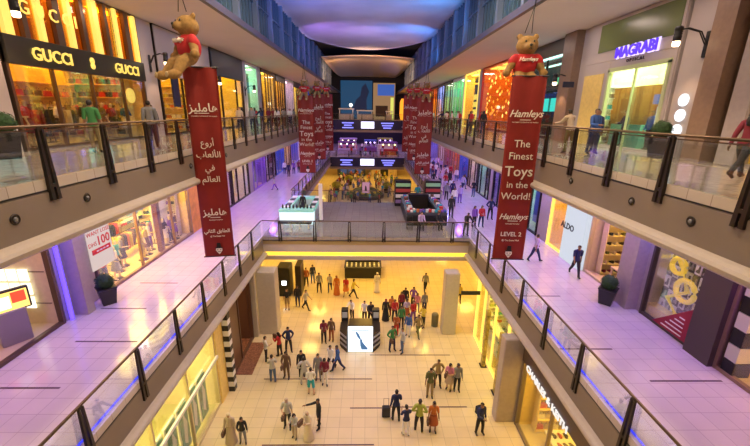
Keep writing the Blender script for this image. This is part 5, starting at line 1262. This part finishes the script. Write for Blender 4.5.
# distant crowd on the ground floor past the lower sign
names=list(C); far=[]
q=random.Random(11)
for i in range(170):
    x=q.uniform(-6.6,6.6); y=q.uniform(57.5,83)
    if any((x-a)**2+(y-b)**2<.6 for a,b in far) or (x+.2)**2+(y-63)**2<14 or any((x-a)**2+(y-b)**2<1.4 for a,b in ((-5.6,66.5),(-3.6,73.5),(3.6,66.5),(5.8,70.5))): continue
    far.append((x,y)); tp=q.choice(names); lw=q.choice(['black','jeans','navy','brown','khaki'])
    person((x,y,.005),q.uniform(100,260),'tiny far-off shopper in %s and %s under the lower illuminated sign'%(tp,lw),tp,lw,q.choice(['stand','walk','wait']),q.choice(['man','woman','tee']),1.0,q.randrange(2),'far shoppers in %s and %s'%(tp,lw))
t=thing('round_flower_bed','round bed of yellow and green plants with a pink sign in the far ground floor','plant bed',(-.2,63,0))
obj('bed_rim',Geo().lathe([(3.1,0),(3.2,.1),(3.2,.5),(3.0,.55)],n=28),M_DARK,t)
o=link('foliage',leaf_ball(2.9,9,1400),mat('bed_leaves',(.10,.14,.02),.7,noise=.9,nscale=1.3),t,(0,0,.45)); o.scale=(1,1,.42)
for k in range(14): obj('flower_cluster',Geo().ball((2.3*math.cos(k*.45),2.3*math.sin(k*.45),1.05),(.35,.35,.22),8),mat('flower_yellow',(.65,.50,.03),.7),t)
obj('sign_board',Geo().bbox(-.6,.6,-2.75,-2.65,1.2,3.0,.03),emi('sign_pink',(.55,.25,.35),.8),t); obj('sign_post',Geo().box(-.05,.05,-2.72,-2.68,.3,1.2),M_DARK,t); obj('sign_figure',Geo().prism([(-.2,1.5),(.2,1.5),(.1,2.3),(-.1,2.5)],'y',-2.78,-2.75),M_BLACK,t)
for i,(x,y) in enumerate(((-5.6,66.5),(-3.6,73.5),(3.6,66.5),(5.8,70.5))):
    t=thing('flower_planter','yellow-green bushy planter around the far flower bed, '+('poster side front','poster side back','shoe side front','shoe side back')[i],'plant',(x,y,0)); obj('pot',Geo().lathe([(.5,0),(.6,.5),(.62,.7)],n=12),M_DARK,t); o=link('foliage',LEAF,None,t,(0,0,1.3)); o.scale=(2.4,2.4,2.0); o.material_slots[0].link='OBJECT'; o.material_slots[0].material=mat('flower_yellowgreen',(.30,.30,.03),.7,noise=.6,nscale=3)
# ------------------------------------------------------------------ people on the middle gallery
def at1(u,v): return on_floor(u,v,L1+.005)
P1=[(534,261.5,-80,'lilac','navy','walk','tee',1.0,1,None,'man in pale lilac shirt and navy trousers striding past the white panel'),
(574,276,170,'navy','black','walkb','tee',1.06,1,None,'man in dark navy polo walking towards the chequered shoe window'),
(465.5,236,190,'black','black','lean','man',1.02,1,None,'man in black leaning at the bridge corner'),
(473.5,227,200,'purple','black','stand','woman',.95,1,None,'woman in purple near the bridge corner'),
(480.5,227,180,'red','navy','wait','woman',.97,0,None,'woman in red and navy near the bridge corner'),
(489.5,219.5,180,'navy','black','hips','man',1.04,1,None,'man in navy with hands on hips beside the English banner'),
(450.5,218,180,'black','black','stand','man',1.1,1,None,'tall man in black at the outer end of the dark kiosk'),
(459.4,203,180,'lilac','purple','stand','woman',1.0,2,None,'woman in lilac and purple in the bright middle gallery'),
(452,197,190,'navy','black','walk','man',1.0,1,None,'man in navy further along past the lilac woman'),
(417,203.5,170,'teal','blue','wait','man',1.05,1,None,'person in vivid turquoise behind the dark kiosk'),
(446,200,180,'grey','black','stand','man',1.0,1,None,'man in grey behind the dark kiosk'),
(453.5,206,160,'white','jeans','stand','woman',1.0,1,None,'woman in white top behind the dark kiosk'),
(303.4,213.9,170,'black','black','stand','man',1.0,1,None,'seller in black inside the glowing white kiosk'),
(275,190,120,'ltgrey','purple','walk','tee',.8,0,None,'child in pale top alone on the bright middle gallery, poster side'),
(285,174,190,'white','navy','stand','woman',1.0,2,None,'woman in white by the blue shop, poster side'),
(289,177,180,'navy','black','stand','man',1.05,1,None,'tall man in navy by the blue shop, poster side'),
(294,174,170,'purple','navy','wait','woman',1.0,0,None,'woman in purple by the blue shop, poster side'),
(299,173,180,'maroon','black','stand','woman',1.0,1,None,'woman in maroon by the blue shop, poster side'),
(303,168,180,'pink','navy','walk','woman',1.0,1,None,'woman in pink far along the poster side'),
(499,229,180,'ltgrey','jeans','wait','man',1.0,1,None,'man in pale grey and jeans half hidden by the English banner'),
]
person((3.9,25.38,L1+.05),180,'woman in lilac blouse sitting on a chair before the dark kiosk','lilac','black','sit','woman',1.0,2)
person((5.1,25.45,L1+.05),200,'man in black sitting on a chair before the dark kiosk','black','black','sit','man',1.0,1)
for u,v,hd,tp,lw,ps,st,k,sk,ex,lb in P1: person(at1(u,v),hd,lb,tp,lw,ps,st,k,sk,None,ex)
far=[]
for i in range(46):
    x=q.uniform(7.6,11.1); y=q.uniform(36,69)
    if any((x-a)**2+(y-b)**2<.6 for a,b in far): continue
    far.append((x,y)); tp=q.choice(['purple','lilac','navy','black','maroon','pink','white','red']); lw=q.choice(['black','jeans','navy','purple'])
    person((x,y,L1+.005),q.uniform(120,240),'small distant shopper in %s and %s on the shoe side of the middle gallery'%(tp,lw),tp,lw,q.choice(['stand','walk','wait']),q.choice(['man','woman','tee']),1.0,q.randrange(2),'distant shoe-side shoppers in %s and %s'%(tp,lw))
for i in range(16):
    x=-q.uniform(7.6,10.7); y=q.uniform(56,70); tp=q.choice(['purple','lilac','navy','black']); lw=q.choice(['black','navy'])
    if any((x-a)**2+(y-b)**2<.6 for a,b in far): continue
    far.append((x,y)); person((x,y,L1+.005),q.uniform(120,240),'small distant shopper in %s and %s on the poster side of the middle gallery'%(tp,lw),tp,lw,'stand','man',1.0,1,'distant poster-side shoppers in %s and %s'%(tp,lw))
for i in range(18):
    x=q.uniform(-6.3,6.3); y=q.choice([72,73,76.7,81,82])+q.uniform(-.3,.3); tp=q.choice(['purple','lilac','navy','white','red']); lw='black'
    if any((x-a)**2+(y-b)**2<.6 for a,b in far): continue
    far.append((x,y)); person((x,y,L1+.005),q.uniform(120,240),'tiny shopper in %s among the kiosks beyond the lower sign'%tp,tp,lw,'stand','woman',1.0,1,'kiosk shoppers in %s'%tp)
# ------------------------------------------------------------------ people on the upper gallery
P2=[(-9.2,13.0,20,'green','khaki','stand','tee',1.02,1,None,'man in dark green top facing the gold boutique'),
(-8.35,14.9,30,'grey','black','stand','man',1.05,1,None,'man in grey chequered shirt near the end of the gold boutique'),
(-9.6,17.3,200,'black','navy','wait','man',.98,1,None,'man in black beyond the grey chequered shirt'),
(8.0,14.9,10,'beige','olive','lean','man',1.02,1,None,'man in beige shirt leaning on the rail next to the English banner'),
(8.9,14.8,190,'blue','navy','wait','man',1.03,1,None,'man in blue shirt talking by the rail, spectacles shop side'),
(9.35,15.4,120,'navy','navy','stand','man',1.0,1,None,'man in navy shirt listening to the one in blue'),
(12.45,16.6,90,'blue','black','stand','man',1.0,1,None,'assistant in blue inside the spectacles shop'),
(12.5,18.4,80,'navy','black','wait','man',1.0,0,None,'customer in navy inside the spectacles shop'),
(9.35,9.15,-75,'maroon','black','walkb','woman',1.04,1,None,'striding visitor in maroon and black in front of the arched yellow window')]
for x,y,hd,tp,lw,ps,st,k,sk,ex,lb in P2: person((x,y,L2+(.035 if x>11.8 else .005)),hd,lb,tp,lw,ps,st,k,sk,None,ex)
gp=[]
for i in range(44):
    sd=-1 if i<20 else 1; x=sd*q.uniform(7.45,9.4); y=q.uniform(26,66) if sd>0 else q.uniform(24,60)
    if any((x-a)**2+(y-b)**2<.45 for a,b in gp): continue
    gp.append((x,y)); tp=q.choice(['black','grey','white','red','navy','maroon','beige']); lw=q.choice(['black','navy','brown'])
    person((x,y,L2+.005),q.uniform(0,360),'shopper in %s and %s standing along the upper rail, %s side'%(tp,lw,'gold boutique' if sd<0 else 'spectacles shop'),tp,lw,q.choice(['lean','stand','wait']),q.choice(['man','woman','tee']),1.0,q.randrange(2),'upper rail shoppers in %s and %s, %s side'%(tp,lw,'boutique' if sd<0 else 'spectacles'))
